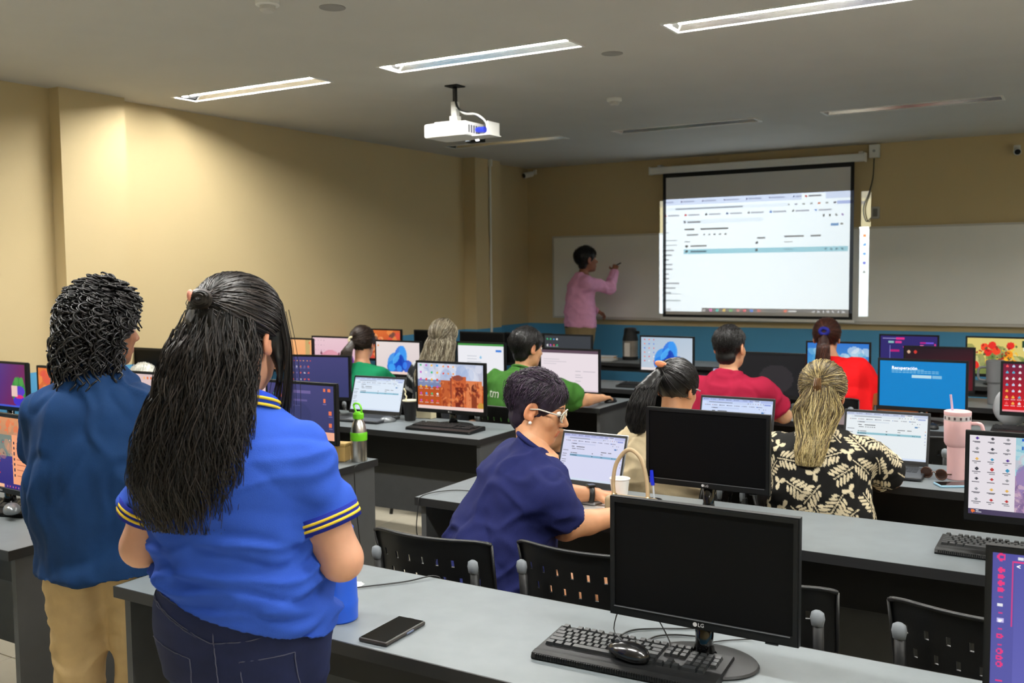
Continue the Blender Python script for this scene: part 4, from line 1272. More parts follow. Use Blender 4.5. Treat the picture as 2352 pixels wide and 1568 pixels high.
bm = B(); bmesh.ops.create_uvsphere(bm, u_segments=20, v_segments=14, radius=1)
for v in bm.verts:
    x, y, z = v.co; v.co = Vector((x * .1 * (1 - .15 * z), y * .05, .115 + z * .115 + .004 * math.sin(9 * x + 5 * z)))
obj('body', bm, mat('pale_cloth', rgb(206, 208, 212), .8, bump=.3, bscale=60), t, smooth=True)
obj('strap', tube(B(), curve_pts([(-.05, 0, .2), (-.03, 0, .25), (.03, 0, .25), (.05, 0, .2)], 16), .006, 6), mat('pale_cloth', rgb(206, 208, 212)), t, smooth=True)
t = thing('folder', (-2.38, 7.2, DESK), 'white papers beside the shoulder of the man in maroon', 'papers', 10)
for k in range(2): obj('sheet', bx(B(), -.11, .11, -.14, .14, k * .003, k * .003 + .002), mat('white_paper', rgb(236, 236, 234)), t)

# ------------------------------------------------------------------ figure modelling: signed distance shapes meshed into one continuous surface
def A3(p): return np.asarray(p, dtype=np.float32)
def s_cap(a, b, ra, rb):
    a, b = A3(a), A3(b); d = b - a; L2 = max(float(d @ d), 1e-9)
    def f(P):
        t = np.clip(((P - a) @ d) / L2, 0, 1)
        q = P - a - t[:, None] * d
        return np.sqrt((q * q).sum(1)) - (ra + (rb - ra) * t)
    return f
def s_chain(pts, rs):
    fs = [s_cap(pts[i], pts[i + 1], rs[i], rs[i + 1]) for i in range(len(pts) - 1)]
    def f(P):
        d = fs[0](P)
        for g in fs[1:]: d = np.minimum(d, g(P))
        return d
    return f
def s_ell(c, r, R=None):
    c, r = A3(c), A3(r); m = float(r.min())
    Rm = None if R is None else np.asarray(R, dtype=np.float32)
    def f(P):
        q = P - c
        if Rm is not None: q = q @ Rm
        k0 = np.sqrt(((q / r) ** 2).sum(1)); k1 = np.sqrt(((q / (r * r)) ** 2).sum(1)) + 1e-9
        return np.where(k0 < .05, -m, k0 * (k0 - 1) / k1)
    return f
def s_loft(O, Rt, Fw, Up, secs):
    """elliptical sections (s, rx, ry, ox, oy) along Up"""
    O, Rt, Fw, Up = A3(O), A3(Rt), A3(Fw), A3(Up)
    S = np.array(secs, dtype=np.float32)
    ss = np.linspace(S[0, 0], S[-1, 0], 80)
    tab = []
    for c in range(1, 5):
        v = np.interp(ss, S[:, 0], S[:, c])
        for _ in range(10): v[1:-1] = (v[:-2] + 2 * v[1:-1] + v[2:]) / 4
        tab.append(v)
    def f(P):
        q = P - O
        s = q @ Up; x = q @ Rt; y = q @ Fw
        rx, ry, ox, oy = [np.interp(s, ss, t) for t in tab]
        x = x - ox; y = y - oy
        k = (np.abs(x / rx) ** 2.25 + np.abs(y / ry) ** 2.25) ** (1 / 2.25)
        d = (k - 1) * np.minimum(rx, ry)
        return np.maximum(np.maximum(d, S[0, 0] - s), s - S[-1, 0])
    return f
def smin(a, b, k):
    if k <= 0: return np.minimum(a, b)
    h = np.clip(.5 + .5 * (b - a) / k, 0, 1)
    return b + (a - b) * h - k * h * (1 - h)
def union(items):
    def f(P):
        d = items[0][0](P)
        for g, k in items[1:]: d = smin(d, g(P), k)
        return d
    return f
def offset(f, o): return lambda P: f(P) - o
def cut(f, n, c):
    """keep the side where n.p < c"""
    n = A3(n); n = n / np.linalg.norm(n)
    return lambda P: np.maximum(f(P), P @ n - c)
def inter(f, g): return lambda P: np.maximum(f(P), g(P))
def sub(f, g, k=0.0):
    return (lambda P: np.maximum(f(P), -g(P))) if k <= 0 else (lambda P: -smin(-f(P), g(P), k))

def mesh_sdf(f, lo, hi, h):
    """surface nets over a block-culled grid"""
    lo, hi = A3(lo), A3(hi)
    BS = 8
    n = (np.ceil((hi - lo) / (h * BS)).astype(int)) * BS + 1
    nb = (n - 1) // BS
    D = np.full(n, 1.0, dtype=np.float32)
    cx = [lo[i] + (np.arange(nb[i]) + .5) * BS * h for i in range(3)]
    G = np.stack(np.meshgrid(*cx, indexing='ij'), -1).reshape(-1, 3).astype(np.float32)
    dc = f(G)
    act = np.argwhere((np.abs(dc) < BS * h * 1.35).reshape(nb))
    sg = dc.reshape(nb)
    # inside blocks far from the surface
    full = np.repeat(np.repeat(np.repeat(np.where(sg < 0, -1.0, 1.0), BS, 0), BS, 1), BS, 2)
    D[:-1, :-1, :-1] = full
    loc = np.stack(np.meshgrid(*[np.arange(BS + 1)] * 3, indexing='ij'), -1).reshape(-1, 3)
    step = max(1, 1500000 // len(loc))
    for s in range(0, len(act), step):
        a = act[s:s + step]
        idx = (a[:, None, :] * BS + loc[None]).reshape(-1, 3)
        P = (lo + idx * h).astype(np.float32)
        D[idx[:, 0], idx[:, 1], idx[:, 2]] = f(P)
    neg = D < 0
    c = neg.astype(np.int8)
    tot = sum(c[i:n[0] - 1 + i, j:n[1] - 1 + j, k:n[2] - 1 + k] for i in (0, 1) for j in (0, 1) for k in (0, 1))
    cells = np.argwhere((tot > 0) & (tot < 8))
    vid = np.full(n - 1, -1, dtype=np.int64)
    vid[cells[:, 0], cells[:, 1], cells[:, 2]] = np.arange(len(cells))
    acc = np.zeros((len(cells), 3)); cnt = np.zeros(len(cells))
    corners = [(i, j, k) for i in (0, 1) for j in (0, 1) for k in (0, 1)]
    for p in corners:
        for ax in range(3):
            if p[ax]: continue
            q = list(p); q[ax] = 1
            a = D[cells[:, 0] + p[0], cells[:, 1] + p[1], cells[:, 2] + p[2]]
            b = D[cells[:, 0] + q[0], cells[:, 1] + q[1], cells[:, 2] + q[2]]
            m = (a < 0) != (b < 0)
            t = np.where(m, a / np.where(np.abs(a - b) < 1e-12, 1, a - b), 0)
            pt = np.repeat(np.array(p, float)[None], len(cells), 0); pt[:, ax] = t
            acc[m] += pt[m]; cnt[m] += 1
    V = lo + (cells + acc / cnt[:, None]) * h
    F = []
    for ax in range(3):
        o1, o2 = (ax + 1) % 3, (ax + 2) % 3
        sl0 = [slice(None)] * 3; sl1 = [slice(None)] * 3
        sl0[ax] = slice(0, n[ax] - 1); sl1[ax] = slice(1, n[ax])
        a, b = neg[tuple(sl0)], neg[tuple(sl1)]
        e = np.argwhere(a != b)
        e = e[(e[:, o1] > 0) & (e[:, o2] > 0) & (e[:, o1] < n[o1] - 1) & (e[:, o2] < n[o2] - 1)]
        flip = b[e[:, 0], e[:, 1], e[:, 2]]
        def cid(d1, d2):
            q = e.copy(); q[:, o1] += d1; q[:, o2] += d2
            return vid[q[:, 0], q[:, 1], q[:, 2]]
        Q = np.stack([cid(-1, -1), cid(0, -1), cid(0, 0), cid(-1, 0)], 1)
        Q[flip] = Q[flip][:, ::-1]
        F.append(Q)
    F = np.concatenate(F)
    F = F[(F >= 0).all(1)]
    return V.astype(np.float32), F

def grad(f, V, e=.002):
    g = np.stack([f(V + A3(d) * e) - f(V - A3(d) * e) for d in ((1, 0, 0), (0, 1, 0), (0, 0, 1))], 1)
    return g / (np.linalg.norm(g, axis=1, keepdims=True) + 1e-9)

_gr = np.random.default_rng(3).normal(0, 1, (32, 32, 32, 3)).astype(np.float32)
_gr /= np.linalg.norm(_gr, axis=3, keepdims=True)
_ROT = np.array([[.80, -.54, .26], [.60, .72, -.35], [.0, .43, .90]], dtype=np.float32)
def vnoise(P):
    """gradient noise, about -0.5 to 0.5"""
    P = np.asarray(P, dtype=np.float32)
    q = np.floor(P).astype(int); t = P - q
    s = t * t * t * (t * (t * 6 - 15) + 10); q &= 31
    r = np.zeros(len(P), dtype=np.float32)
    for i in (0, 1):
        for j in (0, 1):
            for k in (0, 1):
                w = (s[:, 0] if i else 1 - s[:, 0]) * (s[:, 1] if j else 1 - s[:, 1]) * (s[:, 2] if k else 1 - s[:, 2])
                g = _gr[(q[:, 0] + i) & 31, (q[:, 1] + j) & 31, (q[:, 2] + k) & 31]
                r += w * (g[:, 0] * (t[:, 0] - i) + g[:, 1] * (t[:, 1] - j) + g[:, 2] * (t[:, 2] - k))
    return r * .8
def folds(f, V, amp, sc=(9, 9, 20), seed=0.0, mask=None):
    """push cloth in and out along soft creases"""
    N = grad(f, V)
    a = A3(sc)
    w = V + .06 * np.stack([vnoise(V * 6 + 3), vnoise(V * 6 + 11), vnoise(V * 6 + 17)], 1)
    d = vnoise(w * a + seed) + .5 * vnoise(w * a * 2.1 + seed + 5)
    r1 = np.clip(1 - np.abs(vnoise(w * a * .75 + seed + 9)) * 7, 0, 1) ** 1.5
    r2 = np.clip(1 - np.abs(vnoise((w @ _ROT) * a * .7 + seed + 23)) * 8, 0, 1) ** 1.5
    q = amp * (d + .75 * r1 - .55 * r2)
    if mask is not None: q = q * mask(V)
    return V + N * q[:, None]

def lap(V, F, it=2, lam=.5):
    for _ in range(it):
        acc = np.zeros_like(V); cnt = np.zeros(len(V))
        for i in range(4):
            a, b = F[:, i], F[:, (i + 1) % 4]
            for c in range(3):
                acc[:, c] += np.bincount(a, V[b][:, c], len(V)) + np.bincount(b, V[a][:, c], len(V))
            cnt += np.bincount(a, minlength=len(V)) + np.bincount(b, minlength=len(V))
        V = V + lam * (acc / np.maximum(cnt, 1)[:, None] - V)
    return V.astype(np.float32)

def join(parts):
    Vs, Fs, Cs, o = [], [], [], 0
    for V, F, C in parts:
        Vs.append(V); Fs.append(F + o); Cs.append(C if C.ndim == 2 else np.repeat(C[None], len(V), 0)); o += len(V)
    return np.concatenate(Vs), np.concatenate(Fs), np.concatenate(Cs)

def bounds(pts, pad):
    p = np.array(pts, dtype=float)
    return p.min(0) - pad, p.max(0) + pad

def rotm(yaw=0, pitch=0, roll=0):
    """columns: right, forward, up of a frame that turns left by yaw and nods down by pitch (degrees)"""
    M = Matrix.Rotation(math.radians(yaw), 3, 'Z') @ Matrix.Rotation(math.radians(-pitch), 3, 'X') @ Matrix.Rotation(math.radians(roll), 3, 'Y')
    return np.array(M, dtype=np.float32)

def strands(S, r0, r1, cols, sides=3):
    """S (N,K,3) polylines to thin tapered tubes"""
    S = np.asarray(S, dtype=np.float32)
    N, K = S.shape[:2]
    T = np.gradient(S, axis=1); T /= np.linalg.norm(T, axis=2, keepdims=True) + 1e-9
    ref = np.array([.3, .5, .81], dtype=np.float32)
    U = np.cross(T, ref); U /= np.linalg.norm(U, axis=2, keepdims=True) + 1e-9
    W = np.cross(T, U)
    t = np.linspace(0, 1, K)
    rad = (r0 + (r1 - r0) * t) if np.isscalar(r0) else r0
    rad = np.broadcast_to(rad, (N, K))[..., None]
    ring = [S + rad * (U * math.cos(2 * math.pi * i / sides) + W * math.sin(2 * math.pi * i / sides)) for i in range(sides)]
    V = np.stack(ring, 2).reshape(-1, 3)
    b = (np.arange(N)[:, None] * K + np.arange(K - 1)[None]) * sides
    Q = []
    for i in range(sides):
        j = (i + 1) % sides
        Q.append(np.stack([b + i, b + j, b + sides + j, b + sides + i], -1).reshape(-1, 4))
    C = np.repeat(np.asarray(cols, dtype=np.float32), K * sides, 0)
    return V, np.concatenate(Q), C

# ------------------------------------------------------------------ people
M_SKIN = mat('skin', (.5, .3, .2), .5, var=.05, vscale=25, sub=.12, vcol='Col')
M_EYE = mat('eye_white', rgb(226, 220, 214), .2)
M_IRIS = mat('iris', rgb(40, 26, 18), .2)
M_HAIR = mat('hair_strands', (.02, .02, .02), .40, vcol='Col', spec=.38)
def cloth(name, c, rough=.85, bump=.25, bscale=500, vcol=None, var=.06, vscale=14):
    return mat(name, c, rough, var=var, vscale=vscale, bump=bump, bscale=bscale, spec=.2, vcol=vcol)

def head_shape(female=True):
    it = [(s_ell((0, -.012, .035), (.075, .096, .082)), 0), (s_ell((0, .028, -.03), (.061, .066, .084)), .03), (s_ell((0, .032, -.078), (.051, .054, .042)), .03),
          (s_ell((0, .07, -.104), (.02, .018, .016)), .022)]
    for s in (-1, 1):
        it += [(s_ell((s * .038, .062, -.028), (.022, .024, .026)), .02)]
    it += [(s_cap((-.03, .084, .022), (.03, .084, .022), .009, .009), .02)]
    base = union(it)
    for s in (-1, 1):
        base = sub(base, s_ell((s * .031, .099, .002), (.017, .014, .012)), .012)
    it = [(base, 0), (s_cap((0, .088, .01), (0, .113, -.032), .0065, .0115), .012)]
    for s in (-1, 1): it += [(s_ell((s * .012, .1, -.038), (.0085, .011, .008)), .006)]
    it += [(s_cap((-.016, .0915, -.066), (.016, .0915, -.066), .0055, .0055), .007), (s_cap((-.013, .0905, -.0765), (.013, .0905, -.0765), .0065, .0065), .007), (s_ell((0, .094, -.064), (.012, .008, .005)), .006)]
    h = union(it)
    h = sub(h, s_cap((-.02, .1, -.0715), (.02, .1, -.0715), .0022, .0022), .003)
    for s in (-1, 1):
        R = rotm(s * 22, 0, 0) @ rotm(0, 12, 0)
        ear = sub(s_ell((s * .079, -.008, -.008), (.009, .021, .034), R), s_ell((s * .089, -.003, -.003), (.009, .012, .021), R), .004)
        ear = union([(ear, 0), (s_ell((s * .079, .001, -.033), (.006, .009, .010)), .008)])
        h = (lambda f, g: (lambda P: smin(f(P), g(P), .006)))(h, ear)
    return h

def hand_shape(Wr, d, nrm, side, curl=.5, sc=1.0):
    """palm and five bent fingers; d points from wrist to knuckles, nrm out of the back of the hand"""
    d = A3(d); d = d / np.linalg.norm(d); nrm = A3(nrm); nrm = nrm - d * (nrm @ d); nrm = nrm / np.linalg.norm(nrm)
    x = np.cross(d, nrm) * side
    Wr = A3(Wr)
    it = [(s_cap(Wr - d * .03, Wr + d * .02, .026 * sc, .027 * sc), 0)]
    for k, off in enumerate((-.026, -.009, .009, .025)):
        K = Wr + d * (.088 - abs(off) * .25) * sc + x * off * sc
        it.append((s_cap(Wr + d * .02 + x * off * .6, K, .015 * sc, .011 * sc), .012))
        L = (.062, .076, .083, .075)[k] * sc
        a = curl
        p = K; dirn = d * math.cos(a * .6) - nrm * math.sin(a * .6)
        q = p + dirn * L * .5; it.append((s_cap(p, q, .0095 * sc, .0085 * sc), .004))
        dirn = d * math.cos(a * 1.5) - nrm * math.sin(a * 1.5)
        w = q + dirn * L * .35; it.append((s_cap(q, w, .0085 * sc, .0078 * sc), .003))
        dirn = d * math.cos(a * 2.1) - nrm * math.sin(a * 2.1)
        it.append((s_cap(w, w + dirn * L * .25, .0078 * sc, .0065 * sc), .003))
    t0 = Wr + d * .025 * sc + x * .026 * sc - nrm * .006
    t1 = t0 + (d * .55 + x * .7 - nrm * .25) * .045 * sc
    t2 = t1 + (d * .9 + x * .15 - nrm * .4) * .034 * sc
    it += [(s_cap(t0, t1, .013 * sc, .0105 * sc), .012), (s_cap(t1, t2, .0105 * sc, .008 * sc), .004)]
    return union(it)

class Person:
    """local frame: faces +Y, right hand +X, feet at z 0"""
    def __init__(s, loc, yaw, label, **k):
        s.root = empty('person', loc, math.radians(yaw), label, 'person', k.get('group', 'people in the classroom'))
        s.M = Matrix.Translation(loc) @ Matrix.Rotation(math.radians(yaw), 4, 'Z')
        s.Mi = s.M.inverted()
        g = k.get
        s.k = k
        s.pelvis = A3(g('pelvis', (0, 0, .5)))
        s.neck = A3(g('neck', (0, .06, 1.0)))
        s.headc = A3(g('head', tuple(s.neck + A3((0, .035, .165)))))
        s.HR = rotm(g('hyaw', 0), g('hpitch', 5), g('hroll', 0))
        s.sc = g('hscale', 1.0)
        up = s.neck - s.pelvis; s.L = float(np.linalg.norm(up)); s.up = up / s.L
        tw = math.radians(g('twist', 0))
        rt = A3((math.cos(tw), math.sin(tw), 0)); rt = rt - s.up * (rt @ s.up); s.rt = rt / np.linalg.norm(rt)
        s.fw = np.cross(s.up, s.rt)
        sw = g('sw', .165); sd = g('sdrop', .05) + .012
        s.sh = {1: s.neck - s.up * sd + s.rt * sw, -1: s.neck - s.up * sd - s.rt * sw}
        s.el = {1: A3(g('elR', tuple(s.sh[1] + A3((.06, .06, -.26))))), -1: A3(g('elL', tuple(s.sh[-1] + A3((-.06, .06, -.26)))))}
        s.wr = {1: A3(g('wrR', tuple(s.el[1] + A3((-.06, .22, .02))))), -1: A3(g('wrL', tuple(s.el[-1] + A3((.06, .22, .02)))))}
        hw = g('hw', .09)
        sit = g('sit', True)
        s.hip = {q: s.pelvis + A3((q * hw, .02, -.0)) for q in (1, -1)}
        if sit:
            s.kn = {q: A3((q * .11, s.pelvis[1] + .43, s.pelvis[2] + .0)) for q in (1, -1)}
            s.an = {q: A3((q * .12, s.pelvis[1] + .42, .09)) for q in (1, -1)}
        else:
            s.kn = {q: A3((q * .095, .02, .48)) for q in (1, -1)}
            s.an = {q: A3((q * .10, -.01, .09)) for q in (1, -1)}
        s.fat = g('fat', 1.0)
        s.skin = np.array(g('skin', rgb(205, 152, 116)), dtype=np.float32)
        s.vox = g('vox', .011); s.hvox = g('hvox', .006)
    def toL(s, p):
        return A3(s.Mi @ Vector(p))
    def secs(s, off=0.0, t0=-.25, t1=1.06, waist=1.0, hip=1.0, chest=1.0, belly=1.0):
        k, L = s.fat, s.L
        base = [(-.65, .168 * hip, .122), (-.22, .155 * hip, .113), (0, .178 * hip, .128), (.12, .178 * hip, .128), (.35, .145 * waist, .108 * belly), (.6, .152 * chest, .112), (.8, .165 * chest, .108), (.9, .155, .092), (.97, .105, .075), (1.06, .058, .056)]
        out = [(t * L, rx * k + off, ry * k + off, 0, -.012 * math.sin(max(0, min(1, t)) * 3.14)) for t, rx, ry in base]
        return [o for o in out if t0 * L - 1e-6 <= o[0] <= t1 * L + 1e-6]
    def torso(s, off=0.0, **kw):
        return s_loft(s.pelvis, s.rt, s.fw, s.up, s.secs(off, **kw))
    def H(s, p):
        return s.headc + s.HR @ (A3(p) * s.sc)
    def body(s, hands=(1, -1), legs=True, curl=.5, hn=None, kw={}):
        it = [(s.torso(-.004, **kw), 0), (s_cap(s.neck - s.up * .03, s.H((0, -.02, -.05)), .058, .05), .03)]
        ar = s.k.get('arm', 1.0)
        for q in (1, -1):
            it += [(s_cap(s.sh[q], s.el[q], .05 * ar, .041 * ar), .035), (s_cap(s.el[q], s.el[q] * .65 + s.wr[q] * .35, .041 * ar, .041 * ar), .02), (s_cap(s.el[q] * .65 + s.wr[q] * .35, s.wr[q], .041 * ar, .027), .01)]
        if legs:
            lg = s.k.get('leg', 1.0)
            for q in (1, -1):
                it += [(s_cap(s.hip[q], s.kn[q], .082 * lg, .058 * lg), .05), (s_cap(s.kn[q], s.an[q], .055 * lg, .036), .02), (s_cap(s.an[q] + A3((0, -.03, -.055)), s.an[q] + A3((0, .13, -.06)), .034, .03), .03)]
        f = union(it)
        pts = [s.pelvis, s.neck, s.H((0, 0, 0))] + [x for q in (1, -1) for x in (s.sh[q], s.el[q], s.wr[q])] + ([x for q in (1, -1) for x in (s.kn[q], s.an[q], s.an[q] + A3((0, .15, -.08)))] if legs else [])
        lo, hi = bounds(pts, .22)
        V, F = mesh_sdf(f, lo, hi, s.vox)
        parts = [(V, F, s.skin)]
        hs = head_shape()
        hf = lambda P: hs(((P - s.headc) @ s.HR) / s.sc) * s.sc
        nk = s_cap(s.neck - s.up * .03, s.H((0, -.022, -.05)), .056, .05)
        hf2 = union([(hf, 0), (nk, .025)])
        lo, hi = bounds([s.headc, s.neck], .16)
        V, F = mesh_sdf(hf2, lo, hi, s.hvox)
        q = ((V - s.headc) @ s.HR) / s.sc
        C = np.repeat(s.skin[None], len(V), 0)
        red = np.array([1.0, .62, .58], dtype=np.float32)
        def tint(m, c): C[m] = C[m] * c
        tint((np.abs(q[:, 0]) < .021) & (q[:, 1] > .085) & (np.abs(q[:, 2] + .0715) < .0115), np.array([.86, .52, .5]))
        tint((np.abs(q[:, 0]) > .068) & (np.abs(q[:, 2] + .01) < .045) & (np.abs(q[:, 1]) < .04), np.array([1.02, .86, .82]))
        br = np.abs(q[:, 2] - (.026 - 6 * (np.abs(q[:, 0]) - .028) ** 2 * 2)) < .0035
        C[br & (np.abs(q[:, 0]) > .012) & (np.abs(q[:, 0]) < .05) & (q[:, 1] > .06)] = np.array(s.k.get('brow', rgb(50, 38, 32)))
        parts.append((V, F, C))
        for sd in hands:
            d = s.wr[sd] - s.el[sd]
            if hn and sd in hn: d, nr = A3(hn[sd][0]), A3(hn[sd][1])
            else: nr = A3((0, 0, 1)) if abs(d[2]) < .8 * np.linalg.norm(d) else A3((sd, 0, 0))
            f = hand_shape(s.wr[sd], d, nr, -sd, curl)
            lo, hi = bounds([s.wr[sd], s.wr[sd] + d / np.linalg.norm(d) * .17], .09)
            V, F = mesh_sdf(f, lo, hi, s.k.get('handvox', .0055))
            parts.append((V, F, s.skin))
        V, F, C = join(parts)
        s.bodyo = raw('body', V, F, M_SKIN, s.root, vcol=C)
        for q in (1, -1):
            c = s.H((q * .031, .0815, .002))
            bm = B(); bmesh.ops.create_uvsphere(bm, u_segments=12, v_segments=8, radius=.0125 * s.sc)
            for v in bm.verts: v.co += Vector(c)
            e = obj('eye', bm, M_EYE, s.root, smooth=True)
            bm = B(); bmesh.ops.create_uvsphere(bm, u_segments=10, v_segments=6, radius=.0062 * s.sc)
            for v in bm.verts: v.co = v.co + Vector(s.H((q * .031, .0895, .001)))
            obj('iris', bm, M_IRIS, e, smooth=True)
    def cloth(s, name, f, lo, hi, m, vox=None, amp=.004, sc=(9, 9, 20), seed=0., vcolf=None, smooth=1, mask=None):
        V, F = mesh_sdf(f, lo, hi, vox or s.vox)
        if amp: V = folds(f, V, amp, sc, seed, mask)
        if smooth: V = lap(V, F, smooth, .4)
        C = vcolf(V) if vcolf else None
        return raw(name, V, F, m, s.root, vcol=C)
    def shirt_shape(s, off=.014, hem=-.2, neckt=.985, sleeve=.62, sr=(.064, .07), flare=0.0, kw={}, long=False, k=.03):
        it = [(s.torso(off, **kw), 0)]
        # trapezius slope from neck to shoulder
        for q in (1, -1):
            it.append((s_cap(s.neck - s.up * .045, s.sh[q] - s.up * .008, .05 + off * .6, .043 + off * .5), .035))
        nd = s.H((0, -.02, -.05)) - s.neck; nd = nd / np.linalg.norm(nd)
        it.append((s_cap(s.neck - s.up * .05, s.neck + nd * .04, .076 + off * .3, .072), .035))
        f = union(it)
        tilt = s.up + s.fw * .28; tilt = tilt / np.linalg.norm(tilt)
        f = cut(f, tilt, float(tilt @ (s.neck + nd * (.026 + (neckt - .985)))))
        f = cut(f, -s.up, float(-s.up @ (s.pelvis + s.up * s.L * hem)))
        arms = []
        for q in (1, -1):
            if long:
                e2 = s.el[q] + (s.wr[q] - s.el[q]) * .92
                a = union([(s_cap(s.sh[q], s.el[q], sr[0], sr[1] * .92), 0), (s_cap(s.el[q], e2, sr[1] * .92, sr[1] * .62), .02)])
                dirn = (s.wr[q] - s.el[q]); dirn = dirn / np.linalg.norm(dirn)
                a = cut(a, dirn, float(dirn @ (s.el[q] + (s.wr[q] - s.el[q]) * .9))) if False else a
            else:
                e = s.sh[q] + (s.el[q] - s.sh[q]) * sleeve
                dirn = (s.el[q] - s.sh[q]); dirn = dirn / np.linalg.norm(dirn)
                a = cut(s_cap(s.sh[q], s.el[q], sr[0], sr[0] + (sr[1] - sr[0]) / sleeve), dirn, float(dirn @ e))
            arms.append(a)
        return union([(f, 0), (arms[0], k), (arms[1], k)])
    def neckband(s, m, neckt=.985, r=.073, th=.008, name='neck_band'):
        nd = s.H((0, -.02, -.05)) - s.neck; nd = nd / np.linalg.norm(nd)
        tilt = s.up + s.fw * .28; tilt = tilt / np.linalg.norm(tilt)
        c = s.neck + nd * (.026 + (neckt - .985))
        u = s.rt; v = np.cross(tilt, u); v = v / np.linalg.norm(v)
        pts = [Vector(c + (u * math.cos(a) + v * math.sin(a)) * r) for a in [k * math.pi / 14 for k in range(28)]]
        return obj(name, tube(B(), pts, th, 8, close=True), m, s.root, smooth=True)
    def shirt_bounds(s, pad=.2):
        return bounds([s.pelvis - s.up * .12, s.neck] + [x for q in (1, -1) for x in (s.sh[q], s.el[q])], pad)
    def trousers(s, m, name='trousers', off=.016, top=.12, vox=None, amp=.005, kw={}, k=.05, shoes=True):
        lg = s.k.get('leg', 1.0)
        it = [(s.torso(off, **kw), 0)]
        for q in (1, -1):
            it += [(s_cap(s.hip[q], s.kn[q], .084 * lg + off, .06 * lg + off), k), (s_cap(s.kn[q], s.an[q] - A3((0, 0, .03)), .058 * lg + off, .045 + off), .02)]
        f = cut(union(it), s.up, float(s.up @ (s.pelvis + s.up * s.L * top)))
        f = cut(f, (0, 0, -1), -.035)
        s.trf = f
        pts = [s.pelvis - s.up * .1, s.pelvis + s.up * .15] + [x for q in (1, -1) for x in (s.kn[q], s.an[q], s.hip[q])]
        lo, hi = bounds(pts, .2)
        o = s.cloth(name, f, lo, hi, m, vox, amp, (8, 8, 12), 3.)
        if shoes:
            for q in (1, -1):
                g = union([(s_cap(s.an[q] + A3((0, -.03, -.05)), s.an[q] + A3((0, .14, -.056)), .043, .038), 0), (s_cap(s.an[q], s.an[q] + A3((0, 0, -.04)), .05, .045), .03)])
                g = cut(g, (0, 0, -1), 0.0)
                lo, hi = bounds([s.an[q], s.an[q] + A3((0, .15, -.06))], .08)
                V, F = mesh_sdf(g, lo, hi, .01)
                raw('shoe', V, F, mat('black_shoe', rgb(24, 24, 26), .5), s.root)
        return o
    # hair ------------------------------------------------------------------
    def cap_shape(s, th=.014, line=((.088, .058), (-.075, -.085)), r=(.078, .1, .085)):
        e = s_ell((0, -.013, .036), tuple(x + th for x in r))
        (y0, z0), (y1, z1) = line
        n = A3((0, -(z1 - z0), (y1 - y0)))        # points down / front side
        n = n / np.linalg.norm(n)
        if n[2] > 0: n = -n
        c = float(n @ A3((0, y0, z0)))
        f = cut(e, n, c)
        return lambda P: f(((P - s.headc) @ s.HR) / s.sc) * s.sc
    def hair_mass(s, f, lo, hi, col, vox=.006, amp=.003, name='hair'):
        V, F = mesh_sdf(f, lo, hi, vox)
        if amp: V = folds(f, V, amp, (30, 30, 12), 2.)
        C = np.repeat(np.array(col, dtype=np.float32)[None], len(V), 0) * (1 + .5 * vnoise(V * 40))[:, None]
        s.hair = raw(name, V, F, M_HAIR, s.root, vcol=np.clip(C, 0, 1))
        return s.hair
    def slerp(s, d0, d1, K, r, jit=.002, bulge=.0, gen=rng):
        """strands over the skull from directions d0 to d1, in head space then local space"""
        d0 = d0 / np.linalg.norm(d0, axis=1, keepdims=True); d1 = d1 / np.linalg.norm(d1, axis=1, keepdims=True)
        w = np.arccos(np.clip((d0 * d1).sum(1), -1, 1))[:, None, None]
        t = np.linspace(0, 1, K)[None, :, None]
        sn = np.sin(w) + 1e-6
        D = np.sin((1 - t) * w) / sn * d0[:, None] + np.sin(t * w) / sn * d1[:, None]
        N = len(d0)
        off = (gen.normal(0, jit, (N, 1, 1)) + gen.normal(0, jit * .4, (N, K, 1)))
        P = D * (A3(r) + bulge * np.sin(t * math.pi)) * (1 + off / .09) + A3((0, -.013, .036))
        return s.headc + (P * s.sc) @ s.HR.T
    def strand_obj(s, S, r0, r1, cols, name='strands', sides=3):
        V, F, C = strands(S, r0, r1, cols, sides)
        return raw(name, V, F, M_HAIR, s.hair, vcol=C)

